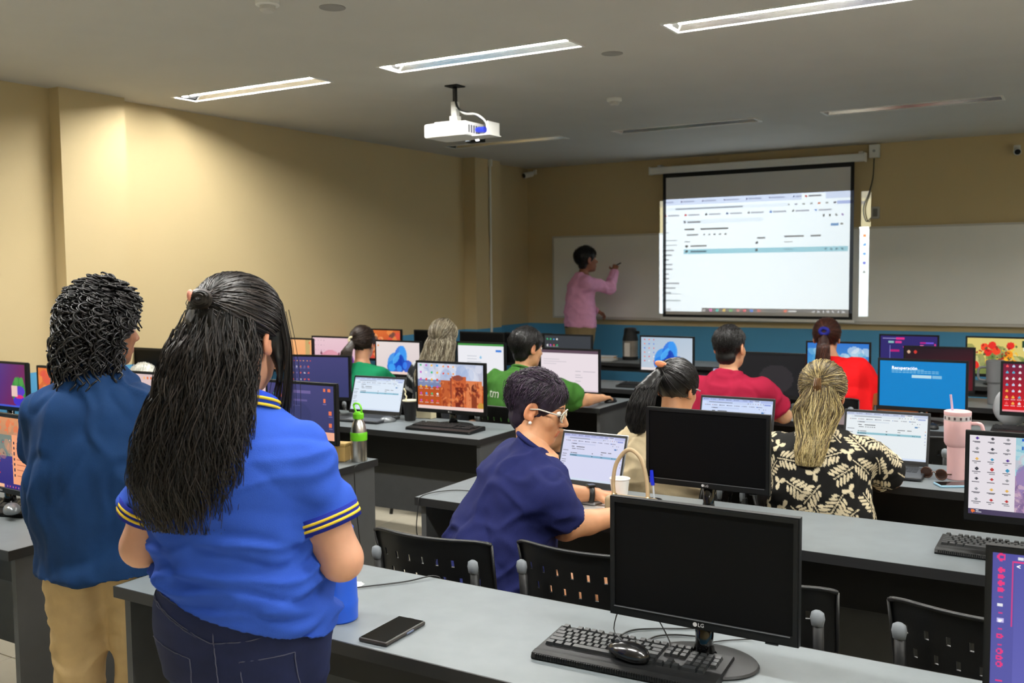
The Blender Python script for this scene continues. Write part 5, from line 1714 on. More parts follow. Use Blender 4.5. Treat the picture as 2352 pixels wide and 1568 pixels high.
def dirs(n, f, gen):
    """random unit vectors accepted by f"""
    out = []
    while len(out) < n:
        d = gen.normal(0, 1, (n * 2, 3)); d /= np.linalg.norm(d, axis=1, keepdims=True)
        out += list(d[f(d)])
    return np.array(out[:n], dtype=np.float32)
def tones(n, cols, gen, var=.25):
    c = np.array([cols[i] for i in gen.integers(0, len(cols), n)], dtype=np.float32)
    return np.clip(c * (1 + gen.uniform(-var, var, (n, 1))), 0, 1)
def fall(axis, rx, ry, n, K, gen, v0=(0, .15), v1=(.85, 1.0), wave=.006, wl=3.0, out=.004, ang=(0, 2 * math.pi), rt=(1, 0, 0), fwd=(0, 1, 0)):
    """strands running down a loft: axis (m,3), rx and ry per axis point"""
    axis = np.array(axis, dtype=float); m = len(axis); tt = np.linspace(0, 1, m)
    a = gen.uniform(ang[0], ang[1], n)
    s0 = gen.uniform(v0[0], v0[1], n); s1 = gen.uniform(v1[0], v1[1], n)
    t = s0[:, None] + (s1 - s0)[:, None] * np.linspace(0, 1, K)[None]
    A = np.stack([np.interp(t, tt, axis[:, c]) for c in range(3)], -1)
    RX = np.interp(t, tt, rx); RY = np.interp(t, tt, ry)
    an = a[:, None] + gen.normal(0, .05, (n, 1)) + .12 * np.sin(t * wl * 6.28 * gen.uniform(.7, 1.3, (n, 1)) + gen.uniform(0, 6.28, (n, 1)))
    rad = 1 + gen.uniform(-.12, out / .05, (n, 1)) + wave / .06 * np.sin(t * wl * 6.28 * gen.uniform(.8, 1.25, (n, 1)) + gen.uniform(0, 6.28, (n, 1)))
    return A + (RX * rad * np.cos(an))[..., None] * np.array(rt) + (RY * rad * np.sin(an))[..., None] * np.array(fwd)

G = np.random.default_rng(21)
DARK = [rgb(14, 13, 13), rgb(22, 19, 18), rgb(30, 27, 26)]

def ring_band(name, parent, c, axis, r, w, m, sides=28):
    """short band around an arm"""
    c, a = Vector(c), Vector(axis).normalized()
    u = a.orthogonal().normalized(); v = a.cross(u)
    bm = B(); rings = []
    for (rr, h) in ((r - .004, -w / 2), (r, -w / 2), (r, w / 2), (r - .004, w / 2)):
        rings.append([bm.verts.new(c + a * h + (u * math.cos(t) + v * math.sin(t)) * rr) for t in [2 * math.pi * j / sides for j in range(sides)]])
    for A, Q in zip(rings, rings[1:]):
        for j in range(sides): bm.faces.new((A[j], A[(j + 1) % sides], Q[(j + 1) % sides], Q[j]))
    return obj(name, bm, m, parent, smooth=True)

# ---- woman in the blue polo, back to the camera
w = Person((-1.612, 1.51, 0), 22, 'standing woman with very long dark hair in a bright blue polo shirt', sit=False, pelvis=(0, -.02, .90), neck=(0, -.03, 1.365), head=(.0, .01, 1.535),
           hyaw=-12, hpitch=8, sw=.155, sdrop=.078, elR=(.236, -.03, 1.055), elL=(-.232, -.02, 1.065), wrR=(.09, .19, 1.085), wrL=(-.09, .20, 1.09), fat=1.02, arm=1.08, leg=1.02,
           skin=rgb(214, 160, 130), vox=.009, hvox=.0045, hw=.095)
w.body(kw=dict(hip=1.02, waist=1.12), curl=.9)
KWP = dict(hip=1.04, waist=1.11, chest=1.02)
f = w.shirt_shape(.025, -.12, .985, .62, (.063, .072), kw=KWP)
f = cut(f, (-.33, 0, -1), -.958 / 1.053)
lo, hi = w.shirt_bounds()
w.cloth('polo_shirt', f, lo, hi, cloth('blue_pique', rgb(48, 86, 190), .8, .35, 700), .0065, .014, (5, 5, 19), 1., mask=lambda V: .35 + .9 * np.clip((1.2 - V[:, 2]) / .15, 0, 1) + .5 * np.clip((np.abs(V[:, 0]) - .10) / .08, 0, 1))
M_YEL = cloth('yellow_rib', rgb(232, 200, 60)); M_NAV = cloth('navy_rib', rgb(26, 40, 140)); M_RIB = cloth('blue_rib', rgb(36, 70, 190))
for q in (1, -1):
    d = w.el[q] - w.sh[q]; e = w.sh[q] + d * .60
    dn = d / np.linalg.norm(d)
    c = ring_band('cuff', w.root, e, d, .0745, .034, M_NAV)
    for o in (-.006, .006): ring_band('cuff_stripe', c, e + dn * o, d, .076, .0055, M_YEL)
bm = tube(B(), [(.084 * math.cos(a) + 0, -.026 + .074 * math.sin(a), 1.392 - .022 * math.sin(a)) for a in [k * math.pi / 14 for k in range(28)]], .015, 8, close=True)
for v in bm.verts: v.co.z = 1.392 + (v.co.z - 1.392) * 1.3
col = obj('collar', bm, M_RIB, w.root, smooth=True)
for dz in (.004, -.010):
    obj('collar_stripe', tube(B(), [(.0985 * math.cos(a), -.026 + .0885 * math.sin(a), 1.392 + dz - .027 * math.sin(a)) for a in [k * math.pi / 14 for k in range(28)]], .0035, 6, close=True), M_YEL, col, smooth=True)
M_DENIM = cloth('dark_denim', rgb(30, 38, 74), .75, .4, 900, var=.25, vscale=10)
w.trousers(M_DENIM, 'jeans', .004, .30, .008, .002, dict(hip=1.02, waist=1.0))
M_STITCH = cloth('denim_thread', rgb(96, 98, 118))
def snap(p, f, d=(0, 1, 0), st=.004, n=140):
    p = A3(p).copy(); d = A3(d)
    for _ in range(n):
        if f(p[None])[0] < .001: break
        p += d * st
    return Vector(p)
def stitch(pts, par, f, n=26, r=.0011):
    q = curve_pts([(x, -.34, z) for x, z in pts], n) if len(pts) > 2 else [Vector((pts[0][0] + (pts[1][0] - pts[0][0]) * i / 12, -.34, pts[0][1] + (pts[1][1] - pts[0][1]) * i / 12)) for i in range(13)]
    return obj('stitching', tube(B(), [snap(v, f) - Vector((0, .0022, 0)) for v in q], r, 4), M_STITCH, par, smooth=True)
jo = w.root.children[-3] if False else [c for c in w.root.children if c.name.startswith('jeans')][0]
for pts in ([(-.18, .985), (-.12, .962), (-.02, .912), (.0, .906)], [(-.18, .980), (-.12, .957), (-.02, .906)], [(.0, .906), (.07, .912), (.14, .928), (.18, .94)], [(.0, .96), (.0, .80), (.003, .66)],
            [(.05, .865), (.155, .875)], [(.05, .865), (.058, .68)], [(.155, .875), (.158, .70)], [(-.17, .89), (-.06, .865)], [(-.06, .865), (-.072, .68)], [(-.17, 1.005), (-.1, .985), (0, .965), (.1, .955)]):
    stitch(pts, jo, w.trf)
# hair
K0 = [rgb(16, 15, 15), rgb(26, 23, 22), rgb(40, 35, 33), rgb(56, 50, 47)]
axis = [(-.014, -.055, 1.60), (-.018, -.085, 1.51), (-.030, -.108, 1.42), (-.045, -.132, 1.33), (-.050, -.142, 1.24), (-.046, -.138, 1.14)]
rx = [.05, .072, .080, .090, .096, .080]; ry = [.04, .056, .054, .05, .046, .03]
tt = np.linspace(axis[0][2], axis[-1][2], 12)
cap = w.cap_shape(.012, ((.10, .05), (-.06, -.10)))
it = [(cap, 0)]
for i in range(len(axis) - 1):
    a, b = A3(axis[i]), A3(axis[i + 1])
    for q in np.linspace(0, 1, 4, endpoint=(i == len(axis) - 2)):
        c = a + (b - a) * q; x_ = rx[i] + (rx[i + 1] - rx[i]) * q; y_ = ry[i] + (ry[i + 1] - ry[i]) * q
        it.append((s_ell(c, (x_ * .93, y_ * .9, .05 if i < 4 else .03 - .02 * q)), .02))
it.append((s_cap(w.H((.074, .02, .03)), w.H((.088, .035, -.10)), .016, .006), .015))
lo, hi = bounds([axis[0], axis[-1], w.headc], .2)
w.hair_mass(union(it), lo, hi, rgb(13, 12, 12), .008, .005)
n = 2600
S1 = fall(axis, rx, ry, n, 30, G, (.0, .45), (.72, 1.05), .016, 1.9, .012)
S1b = fall(axis, [x * .8 for x in rx], [y * 1.0 for y in ry], 300, 30, G, (.1, .5), (.95, 1.12), .014, 2.4, .01)
w.strand_obj(np.concatenate([S1, S1b]), .0013, .0006, tones(n + 300, K0, G, .3))
nn = 1500
d0 = dirs(nn, lambda d: (d[:, 2] > -.25 - .3 * d[:, 1]) & (d[:, 1] > -.55), G)
tie = A3((-.02, -.93, .30)); tie /= np.linalg.norm(tie)
d1 = tie + G.normal(0, .06, (nn, 3))
w.strand_obj(w.slerp(d0, d1.astype(np.float32), 16, (.092, .114, .099), .0018), .0012, .0010, tones(nn, K0, G, .3), 'combed_hair')
tp = w.H(tuple(tie * A3((.097, .12, .104)) + A3((0, -.013, .036))))
kp = []
for i in range(220):
    ph_ = G.uniform(0, 6.28); r_ = G.uniform(.35, 1.0); al = G.uniform(-.5, .5)
    th_ = np.linspace(0, 3.6, 12) + ph_
    kp.append(np.stack([tp[0] + .026 * r_ * np.cos(th_), tp[1] - .004 - .016 * math.sqrt(max(0, 1 - r_ * r_ * .9)) + 0 * th_, tp[2] + .018 * r_ * np.sin(th_) + .005 * al], 1))
w.strand_obj(np.stack(kp), .0018, .0014, tones(220, K0, G, .3), 'hair_knot')
bm = B(); bmesh.ops.create_uvsphere(bm, u_segments=10, v_segments=8, radius=.011)
for v in bm.verts: v.co = Vector((v.co.x * .7, v.co.y * .7, v.co.z * 1.2)) + Vector(tp) + Vector((-.02, -.012, .006))
obj('hair_tie', bm, mat('peach_plastic', rgb(224, 150, 130), .4), w.hair, smooth=True)
# loose face strands on the right
SF = []
for i in range(140):
    o = G.normal(0, .006, 3)
    a = A3((.08, .03, .06)) + o; b = A3((.096, .042, -.02)) + o; c = A3((.092, .05, -.10)) + o * 1.6; e = A3((.08, .06, -.19 + G.uniform(-.05, .05))) + o * 2.2
    SF.append(np.array([w.H(tuple(p)) for p in curve_pts([tuple(a), tuple(b), tuple(c), tuple(e)], 15)]))
m_ = min(len(x) for x in SF)
w.strand_obj(np.stack([x[:m_] for x in SF]), .0010, .0005, tones(140, K0, G), 'loose_strands')

# ---- curly-haired man
c = Person((-2.76, 1.985, 0), 36, 'standing man with curly black hair in a dark blue t-shirt and khaki trousers', sit=False, pelvis=(0, -.02, .90), neck=(0, -.01, 1.33), head=(.02, .03, 1.50),
           hyaw=-42, hpitch=4, sw=.158, sdrop=.078, elR=(.215, .03, 1.03), elL=(-.19, .08, 1.04), wrR=(.12, .24, .98), wrL=(-.10, .25, 1.0), fat=1.0, skin=rgb(160, 108, 80), vox=.01, hvox=.0055, leg=1.15)
c.body(kw=dict(waist=1.1))
f = c.shirt_shape(.028, -.44, 1.0, .75, (.064, .078), kw=dict(t0=-.66, waist=1.26, hip=1.06, chest=1.08, belly=1.15))
lo, hi = c.shirt_bounds(.26); lo[2] = .6
c.cloth('t_shirt', f, lo, hi, cloth('navy_teal_cotton', rgb(17, 50, 92), .85, .3, 500, var=.14, vscale=6), .009, .019, (11, 11, 2.4), 7.)
c.neckband(cloth('navy_teal_rib', rgb(17, 48, 88)), 1.0, .077, .010)
c.trousers(cloth('khaki_twill', rgb(186, 160, 116), .85, .3, 500, var=.1), 'trousers', .018, -.30, .009, .008, dict(hip=1.0, t0=-.5), .05)
cap = c.cap_shape(.020, ((.10, .045), (-.02, -.12)), (.082, .1, .088))
cap = union([(cap, 0), (s_ell(c.H((-.0, -.065, -.095)), (.078, .05, .075)), .03)])
lo, hi = bounds([c.headc], .2)
c.hair_mass(cap, lo, hi, rgb(10, 9, 9), .008, .008)
N = 900
d0 = dirs(N, lambda d: (d[:, 2] > -.93 - .35 * d[:, 1] + np.where(d[:, 1] > .12, .75 + 1.3 * d[:, 1], 0)) & ((d[:, 1] < .62) | (d[:, 2] > .45)), G)
P0 = d0 * A3((.092, .112, .098)) + A3((0, -.013, .036))
low = np.clip(-d0[:, 2] - .1, 0, 1)[:, None] * np.clip(-d0[:, 1] + .3, 0, 1)[:, None]
P0 = P0 + low * A3((0, -.03, -.10))
Kc = 34
t = np.linspace(0, 1, Kc)[None, :, None]
out = d0[:, None, :] * (.04 * (1 - (1 - t) ** 2)) * G.uniform(.6, 1.25, (N, 1, 1))
drop = np.zeros((N, Kc, 3)); drop[..., 2] = (-.06 * t[..., 0] ** 1.5) * (1.2 - d0[:, 2])[:, None] * G.uniform(.6, 1.3, (N, 1))
side = np.cross(d0, A3((.2, .1, 1))); side /= np.linalg.norm(side, axis=1, keepdims=True) + 1e-6
side2 = np.cross(d0, side)
ph = G.uniform(0, 6.28, (N, 1)); fr = G.uniform(1.8, 2.8, (N, 1)); hr = G.uniform(.009, .014, (N, 1))
ang = ph + fr * 6.28 * t[..., 0]
curl = side[:, None] * (hr * np.cos(ang))[..., None] + side2[:, None] * (hr * np.sin(ang))[..., None] + np.array([0, 0, 1.0]) * (hr * .5 * np.sin(ang))[..., None]
S = c.headc + ((P0[:, None] + out + drop + curl) * c.sc) @ c.HR.T
c.strand_obj(S, .0040, .0030, tones(N, [rgb(12, 11, 12), rgb(20, 18, 19), rgb(28, 26, 27)], G, .35), 'curls', 4)

# ---- woman in the navy shirt (profile, glasses)
v = Person((-1.80, 2.88, 0), -38, 'woman in a navy t-shirt with short dark hair and glasses seen in profile', pelvis=(-.07, -.03, .52), neck=(.01, .15, 1.01), twist=0,
           head=(0, 0, 0), hyaw=-33, hpitch=15, hroll=0, sw=.175, sdrop=.06, fat=1.2, arm=1.08, skin=rgb(206, 148, 108), vox=.008, hvox=.0032, hscale=1.02, brow=rgb(70, 48, 40))
v.headc = v.toL((-1.735, 3.05, 1.178))
v.el = {1: v.toL((-1.575, 2.96, .775)), -1: v.toL((-1.86, 3.30, .80))}
v.wr = {1: v.toL((-1.44, 3.20, .79)), -1: v.toL((-1.70, 3.42, .785))}
v.kn = {1: v.toL((-1.45, 3.2, .52)), -1: v.toL((-1.62, 3.3, .52))}; v.an = {1: v.toL((-1.42, 3.12, .09)), -1: v.toL((-1.6, 3.25, .09))}
v.body(curl=.6, kw=dict(waist=1.12, belly=1.2))
f = v.shirt_shape(.022, -.2, 1.0, .72, (.074, .090), kw=dict(waist=1.25, belly=1.3, hip=1.1), k=.05)
lo, hi = v.shirt_bounds(.24)
v.cloth('t_shirt', f, lo, hi, cloth('navy_cotton', rgb(28, 34, 84), .85, .3, 500, var=.1, vscale=10), .008, .016, (7, 7, 11), 4.)
v.neckband(cloth('navy_cotton', rgb(28, 34, 84)), 1.0, .076, .009)
v.trousers(cloth('dark_trousers', rgb(24, 28, 60)), 'trousers', .008, -.02, .011, .003, dict(hip=1.02))
PUR = [rgb(40, 30, 44), rgb(58, 42, 62), rgb(30, 24, 32), rgb(74, 56, 78)]
cap = v.cap_shape(.010, ((.10, .040), (-.045, -.10)), (.077, .099, .086))
side = lambda P: s_ell((0, .02, .015), (.083, .05, .05))(((P - v.headc) @ v.HR) / v.sc)
ear_gap = lambda P: np.minimum(s_ell((.086, .004, -.012), (.022, .028, .042))(((P - v.headc) @ v.HR) / v.sc), s_ell((-.086, .004, -.012), (.022, .028, .042))(((P - v.headc) @ v.HR) / v.sc))
nape = s_ell((0, -.045, -.045), (.060, .046, .055))
f = sub(union([(cap, 0), (lambda P: nape(((P - v.headc) @ v.HR) / v.sc), .02)]), ear_gap, .006)
lo, hi = bounds([v.headc], .17)
v.hair_mass(f, lo, hi, rgb(38, 29, 42), .005, .003)
n = 2600
hl = lambda d: (d[:, 2] > .12 - 0.62 * (-d[:, 1]) * (d[:, 1] < 0) * 2.2 + .25 * (d[:, 1] > 0) * d[:, 1]) & ~((np.abs(d[:, 0]) > .8) & (d[:, 2] < .1))
d0 = dirs(n, hl, G)
flow = np.stack([d0[:, 0] * .15, np.where(d0[:, 2] > .7, .55, -.35), np.where(d0[:, 2] > .7, .1, -.75)], 1).astype(np.float32) * .42
v.strand_obj(v.slerp(d0, (d0 + flow + G.normal(0, .06, (n, 3))).astype(np.float32), 8, (.0895, .112, .0985), .003), .0014, .0005, tones(n, PUR, G, .3))
# glasses, earring, watch
M_FRAME = mat('clear_frame', rgb(206, 200, 190), .2, .2)
gl = obj('glasses', tube(B(), [Vector(v.H((.031 + .025 * math.cos(a), .104 - .006 * abs(math.cos(a)), -.004 + .019 * math.sin(a)))) for a in [k * math.pi / 10 for k in range(20)]], .0026, 8, close=True), M_FRAME, v.root, smooth=True)
obj('glasses_rim', tube(B(), [Vector(v.H((-.031 + .025 * math.cos(a), .104 - .006 * abs(math.cos(a)), -.004 + .019 * math.sin(a)))) for a in [k * math.pi / 10 for k in range(20)]], .0026, 8, close=True), M_FRAME, gl, smooth=True)
obj('glasses_bridge', tube(B(), [Vector(v.H(p)) for p in ((-.008, .104, .004), (0, .107, .006), (.008, .104, .004))], .002, 6), M_FRAME, gl, smooth=True)
for q in (1, -1): obj('glasses_temple', tube(B(), [Vector(v.H(p)) for p in ((q * .056, .098, .004), (q * .076, .07, .006), (q * .081, .02, .008), (q * .083, -.012, .0))], .0028, 8), M_FRAME, gl, smooth=True)
M_LENS = mat('spectacle_lens', (.9, .92, .94), .05, trans=1.0, spec=.3)
for q in (1, -1):
    bm = B(); cs = [bm.verts.new(v.H((q * .031 + .024 * math.cos(a), .104 - .006 * abs(math.cos(a)), -.004 + .018 * math.sin(a)))) for a in [k * math.pi / 10 for k in range(20)]]
    ctr = bm.verts.new(v.H((q * .031, .107, -.004)))
    for j in range(20): bm.faces.new((cs[j], cs[(j + 1) % 20], ctr))
    obj('lens', bm, M_LENS, gl, smooth=True)
bm = B(); bmesh.ops.create_icosphere(bm, subdivisions=2, radius=.0065)
for x in bm.verts: x.co += Vector(v.H((.087, .002, -.045)))
obj('earring', bm, mat('pearl', rgb(232, 230, 226), .15, coat=.5), v.root, smooth=True)
d = v.wr[-1] - v.el[-1]
wt = ring_band('watch_strap', v.root, v.wr[-1] - d * .02, d, .034, .02, mat('watch_black', rgb(18, 19, 20), .45))
wc = Vector(v.wr[-1] - d * .02)
bm = bx(B(), wc.x - .017, wc.x + .017, wc.y - .017, wc.y + .017, wc.z + .028, wc.z + .04, .005, 2); obj('watch_case', bm, BLACK_GLOSS, wt)

# ---- seated people further away
def short_hair(p, cols, n=1500, line=((.098, .045), (-.05, -.085)), th=.008, flow=(.0, -.35, -.75), vox=.007):
    cap = p.cap_shape(th, line, (.077, .099, .086))
    gap = lambda P: np.minimum(s_ell((.086, .004, -.012), (.022, .026, .04))(((P - p.headc) @ p.HR) / p.sc), s_ell((-.086, .004, -.012), (.022, .026, .04))(((P - p.headc) @ p.HR) / p.sc))
    lo, hi = bounds([p.headc], .17)
    nape = s_ell((0, -.046, -.048), (.060, .042, .052))
    p.hair_mass(sub(union([(cap, 0), (lambda P: nape(((P - p.headc) @ p.HR) / p.sc), .02)]), gap, .006), lo, hi, cols[0], vox, .003)
    d0 = dirs(n, lambda d: (d[:, 2] > -.1 + 1.0 * np.clip(d[:, 1], -.75, .35)) & ~((np.abs(d[:, 0]) > .82) & (d[:, 2] < .05)), G)
    fl = np.stack([d0[:, 0] * .1, np.full(n, flow[1]), np.where(d0[:, 2] > .75, .05, flow[2])], 1).astype(np.float32) * .35
    p.strand_obj(p.slerp(d0, (d0 + fl + G.normal(0, .05, (n, 3))).astype(np.float32), 6, (.077 + th + .003, .099 + th + .003, .086 + th + .003), .003), .0016, .0007, tones(n, cols, G, .3))

def tied_hair(p, cols, tie_dir, axis, rx, ry, n1=900, n2=700, low=-.35, wave=.004, th=.011, line=((.10, .05), (-.06, -.09)), vox=.007, v0=(0, .2), top=None):
    """hair combed back to a tie and falling from there along an axis (local points)"""
    cap = p.cap_shape(th, line)
    it = [(cap, 0)]
    for i in range(len(axis) - 1):
        a, b = A3(axis[i]), A3(axis[i + 1])
        for q in np.linspace(0, 1, 4, endpoint=(i == len(axis) - 2)):
            it.append((s_ell(a + (b - a) * q, ((rx[i] + (rx[i + 1] - rx[i]) * q) * .92, (ry[i] + (ry[i + 1] - ry[i]) * q) * .9, .03 if i < len(axis) - 2 else .026 - .018 * q)), .012))
    lo, hi = bounds(list(axis) + [p.headc], .16)
    p.hair_mass(union(it), lo, hi, cols[0], vox, .003)
    d0 = dirs(n1, lambda d: (d[:, 2] > low - .3 * d[:, 1]) & (d[:, 1] > -.6), G)
    td = A3(tie_dir) / np.linalg.norm(tie_dir)
    R = (.077 + th + .004, .1 + th + .004, .085 + th + .004)
    p.strand_obj(p.slerp(d0, (td + G.normal(0, .07, (n1, 3))).astype(np.float32), 12, R, .002), .0016, .0013, tones(n1, top or cols, G, .3), 'combed_hair')
    p.strand_obj(fall(axis, rx, ry, n2, 20, G, v0, (.85, 1.04), wave, 2.0, .008), .0017, .0008, tones(n2, cols, G, .3))
    return p.H(tuple(td * A3(R) + A3((0, -.013, .036))))

# woman in the leaf blouse
def leaf_paint(V, seed=5):
    q = np.random.default_rng(seed)
    C = np.repeat(np.array(rgb(20, 19, 18), dtype=np.float32)[None], len(V), 0)
    cream = np.array(rgb(222, 208, 176), dtype=np.float32)
    lo, hi = V.min(0), V.max(0)
    ids = []
    for i in q.permutation(len(V))[:2500]:
        if all(np.sum((V[i] - V[j]) ** 2) > .068 ** 2 for j in ids): ids.append(i)
        if len(ids) > 150: break
    for i in ids:
        c = V[i]
        # a leaf: stem with slanted leaflets, laid out around the body (angle, height)
        a0 = q.uniform(0, 6.28)
        R = np.array([[math.cos(a0), -math.sin(a0)], [math.sin(a0), math.cos(a0)]])
        near = np.where(np.linalg.norm(V - c, axis=1) < .065)[0]
        if len(near) < 10: continue
        N = V[near] - c
        # tangent frame from local covariance
        w_, E_ = np.linalg.eigh(np.cov(N.T))
        uv = N @ E_[:, [2, 1]] @ R
        if q.random() < .72:
            for k in range(-2, 3):
                ctr = np.array([k * .016, 0])
                for sd in (1, -1):
                    d = uv - ctr - np.array([.010, sd * .022])
                    ang = sd * 1.0
                    x = d[:, 0] * math.cos(ang) + d[:, 1] * math.sin(ang); y = -d[:, 0] * math.sin(ang) + d[:, 1] * math.cos(ang)
                    L = .021 * (1 - abs(k) * .16)
                    C[near[((x / L) ** 2 + (y / .0055) ** 2) < 1]] = cream
            C[near[(np.abs(uv[:, 1]) < .0022) & (np.abs(uv[:, 0]) < .05)]] = cream
        else:
            ang = np.arctan2(uv[:, 1], uv[:, 0]); r = np.hypot(uv[:, 0], uv[:, 1])
            C[near[r < .018 + .014 * np.cos(3 * ang)]] = cream
    return C
p = Person((-.955, 4.0, 0), 9, 'woman in a black and cream leaf-print blouse with long blonde streaked hair', pelvis=(0, .0, .52), neck=(0, .07, .98), head=(.0, .11, 1.15), hyaw=-4, hpitch=10, sw=.168, sdrop=.05,
           elR=(.27, .24, .79), elL=(-.25, .2, .80), wrR=(.12, .44, .785), wrL=(-.12, .44, .785), fat=1.12, arm=1.05, skin=rgb(206, 150, 112), vox=.010, hvox=.006)
p.body(kw=dict(waist=1.1))
f = p.shirt_shape(.022, -.16, .985, .80, (.070, .086), kw=dict(waist=1.2, belly=1.15, hip=1.05), k=.04)
lo, hi = p.shirt_bounds(.22)
p.cloth('blouse', f, lo, hi, cloth('leaf_print', rgb(20, 19, 18), .8, .15, 400, vcol='Col', var=.03), .0042, .008, (9, 9, 9), 2., leaf_paint)
p.neckband(cloth('blouse_black', rgb(20, 19, 18)))
p.trousers(cloth('black_trousers', rgb(22, 22, 24)), 'trousers', .008, -.02, .013, .003)
BL = [rgb(96, 82, 58), rgb(206, 186, 130), rgb(182, 160, 104), rgb(120, 102, 72), rgb(222, 204, 152)]
ax = [(-.0, .02, 1.20), (-.01, -.01, 1.10), (-.02, -.05, 1.0), (-.03, -.085, .94), (-.035, -.095, .885)]
tp = tied_hair(p, BL, (-.02, -.98, .02), ax, [.045, .086, .058, .052, .042], [.04, .05, .035, .03, .022], 1300, 1500, -.5, .004, .014, v0=(0, .55), top=[rgb(70, 60, 44), rgb(96, 82, 58), rgb(150, 132, 90), rgb(190, 170, 118), rgb(84, 72, 52)])
bm = bx(B(), tp[0] - .012, tp[0] + .012, tp[1] - .02, tp[1], tp[2] - .028, tp[2] + .018, .005, 2)
for k in range(-2, 3): tube(bm, [(tp[0] + k * .005, tp[1] - .018, tp[2] + .018), (tp[0] + k * .007, tp[1] - .026, tp[2] - .012), (tp[0] + k * .006, tp[1] - .014, tp[2] - .035)], .0022, 6)
obj('hair_clip', bm, mat('amber_clip', rgb(120, 84, 50), .2), p.hair)

# woman in the beige top
p = Person((-1.60, 4.02, 0), 14, 'woman in a beige top with a black ponytail and an orange hair clip', pelvis=(0, .0, .52), neck=(-.02, .10, .96), head=(.0, .15, 1.128), hyaw=-26, hpitch=12, sw=.165, sdrop=.05,
           elR=(.23, .3, .78), elL=(-.26, .22, .79), wrR=(.1, .5, .785), wrL=(-.1, .48, .785), fat=1.1, skin=rgb(196, 142, 104), vox=.011, hvox=.0055)
p.body(kw=dict(waist=1.1))
f = p.shirt_shape(.028, -.2, .985, .9, (.072, .085), kw=dict(waist=1.28, belly=1.25, hip=1.1), k=.05, long=True)
lo, hi = p.shirt_bounds(.3)
p.cloth('beige_top', f, lo, hi, cloth('beige_cotton', rgb(204, 186, 152), .85, .2, 400), .010, .016, (8, 8, 12), 6.)
p.trousers(cloth('dark_blue_trousers', rgb(30, 34, 50)), 'trousers', .008, -.02, .013, .003)
BK = [rgb(15, 14, 14), rgb(24, 22, 22), rgb(36, 33, 33)]
ax = [(-.075, .045, 1.20), (-.115, -.0, 1.15), (-.135, -.02, 1.08), (-.15, -.03, 1.0), (-.15, -.03, .95)]
tp = tied_hair(p, BK, (-.28, -.78, .50), ax, [.022, .04, .05, .048, .026], [.022, .036, .04, .034, .02], 1300, 900, -.45, .005)
bm = B(); bmesh.ops.create_uvsphere(bm, u_segments=14, v_segments=8, radius=1)
for x in bm.verts: x.co = Vector((tp[0] + x.co.x * .030, tp[1] + x.co.y * .012 - .008, tp[2] + x.co.z * .016 + .01 - x.co.x * .006))
obj('hair_clip', bm, mat('orange_clip', rgb(228, 140, 96), .35), p.hair, smooth=True)
obj('glasses_temple', tube(B(), [Vector(p.H(q)) for q in ((.083, -.01, .006), (.082, .04, .008), (.06, .10, .006))], .003, 6), M_FRAME, p.root, smooth=True)

# man in maroon
p = Person((-1.86, 5.52, 0), 6, 'man in a maroon polo shirt with short dark hair', pelvis=(0, .0, .52), neck=(.0, .06, 1.03), head=(-.0, .085, 1.205), hyaw=-16, hpitch=2, sw=.195, sdrop=.055,
           elR=(.30, .18, .80), elL=(-.28, .16, .80), wrR=(.14, .42, .785), wrL=(-.14, .42, .785), fat=1.14, arm=1.1, skin=rgb(206, 156, 120), vox=.012, hvox=.006, hscale=1.06)
p.body()
f = p.shirt_shape(.02, -.2, .99, .75, (.072, .084), kw=dict(waist=1.2, belly=1.2, chest=1.06), k=.05)
lo, hi = p.shirt_bounds(.24)
M_MAR = cloth('maroon_pique', rgb(150, 22, 54), .85, .3, 500)
p.cloth('polo_shirt', f, lo, hi, M_MAR, .011, .012, (8, 8, 10), 3.)
bm = tube(B(), [(.066 * math.cos(a), .068 + .060 * math.sin(a), 1.052 + .01 * math.sin(a + 3.14)) for a in [k * math.pi / 12 for k in range(24)]], .018, 8, close=True)
obj('collar', bm, M_MAR, p.root, smooth=True)
p.trousers(cloth('dark_blue_trousers', rgb(30, 34, 50)), 'trousers', .008, -.02, .014, .003)
short_hair(p, [rgb(20, 19, 19), rgb(34, 32, 32), rgb(50, 48, 48)], 1800, th=.003)

# woman in the red top
p = Person((-1.50, 6.72, 0), 4, 'woman in a bright red top with a reddish brown ponytail', pelvis=(.08, -.0, .52), neck=(-.04, .05, 1.02), head=(-.08, .085, 1.195), hyaw=0, hpitch=4, sw=.165,
           elR=(.29, .1, .76), elL=(-.27, .15, .79), wrR=(.14, .36, .785), wrL=(-.16, .4, .785), fat=1.1, skin=rgb(200, 146, 112), vox=.013, hvox=.007)
p.body()
f = p.shirt_shape(.022, -.2, .99, .9, (.07, .08), kw=dict(waist=1.2, hip=1.1), k=.05, long=True)
lo, hi = p.shirt_bounds(.3)
p.cloth('red_top', f, lo, hi, cloth('red_cotton', rgb(224, 18, 24), .8, .2, 400), .012, .013, (7, 7, 8), 3.)
p.trousers(cloth('dark_blue_trousers', rgb(30, 34, 50)), 'trousers', .008, -.02, .014, .003)
BR = [rgb(44, 24, 20), rgb(66, 36, 28), rgb(84, 48, 36)]
tp = tied_hair(p, BR, (0, -.98, .06), [(-.08, -.04, 1.20), (-.078, -.075, 1.15), (-.078, -.085, 1.06), (-.075, -.085, .98)], [.026, .036, .042, .03], [.022, .03, .03, .02], 900, 500, -.5, .003)
obj('hair_tie', tube(B(), [Vector(tp) + Vector((.026 * math.cos(a), 0, ( .020 * math.sin(a)))) for a in [k * math.pi / 8 for k in range(16)]], .013, 8, close=True), cloth('navy_scrunchie', rgb(30, 34, 120)), p.hair, smooth=True)

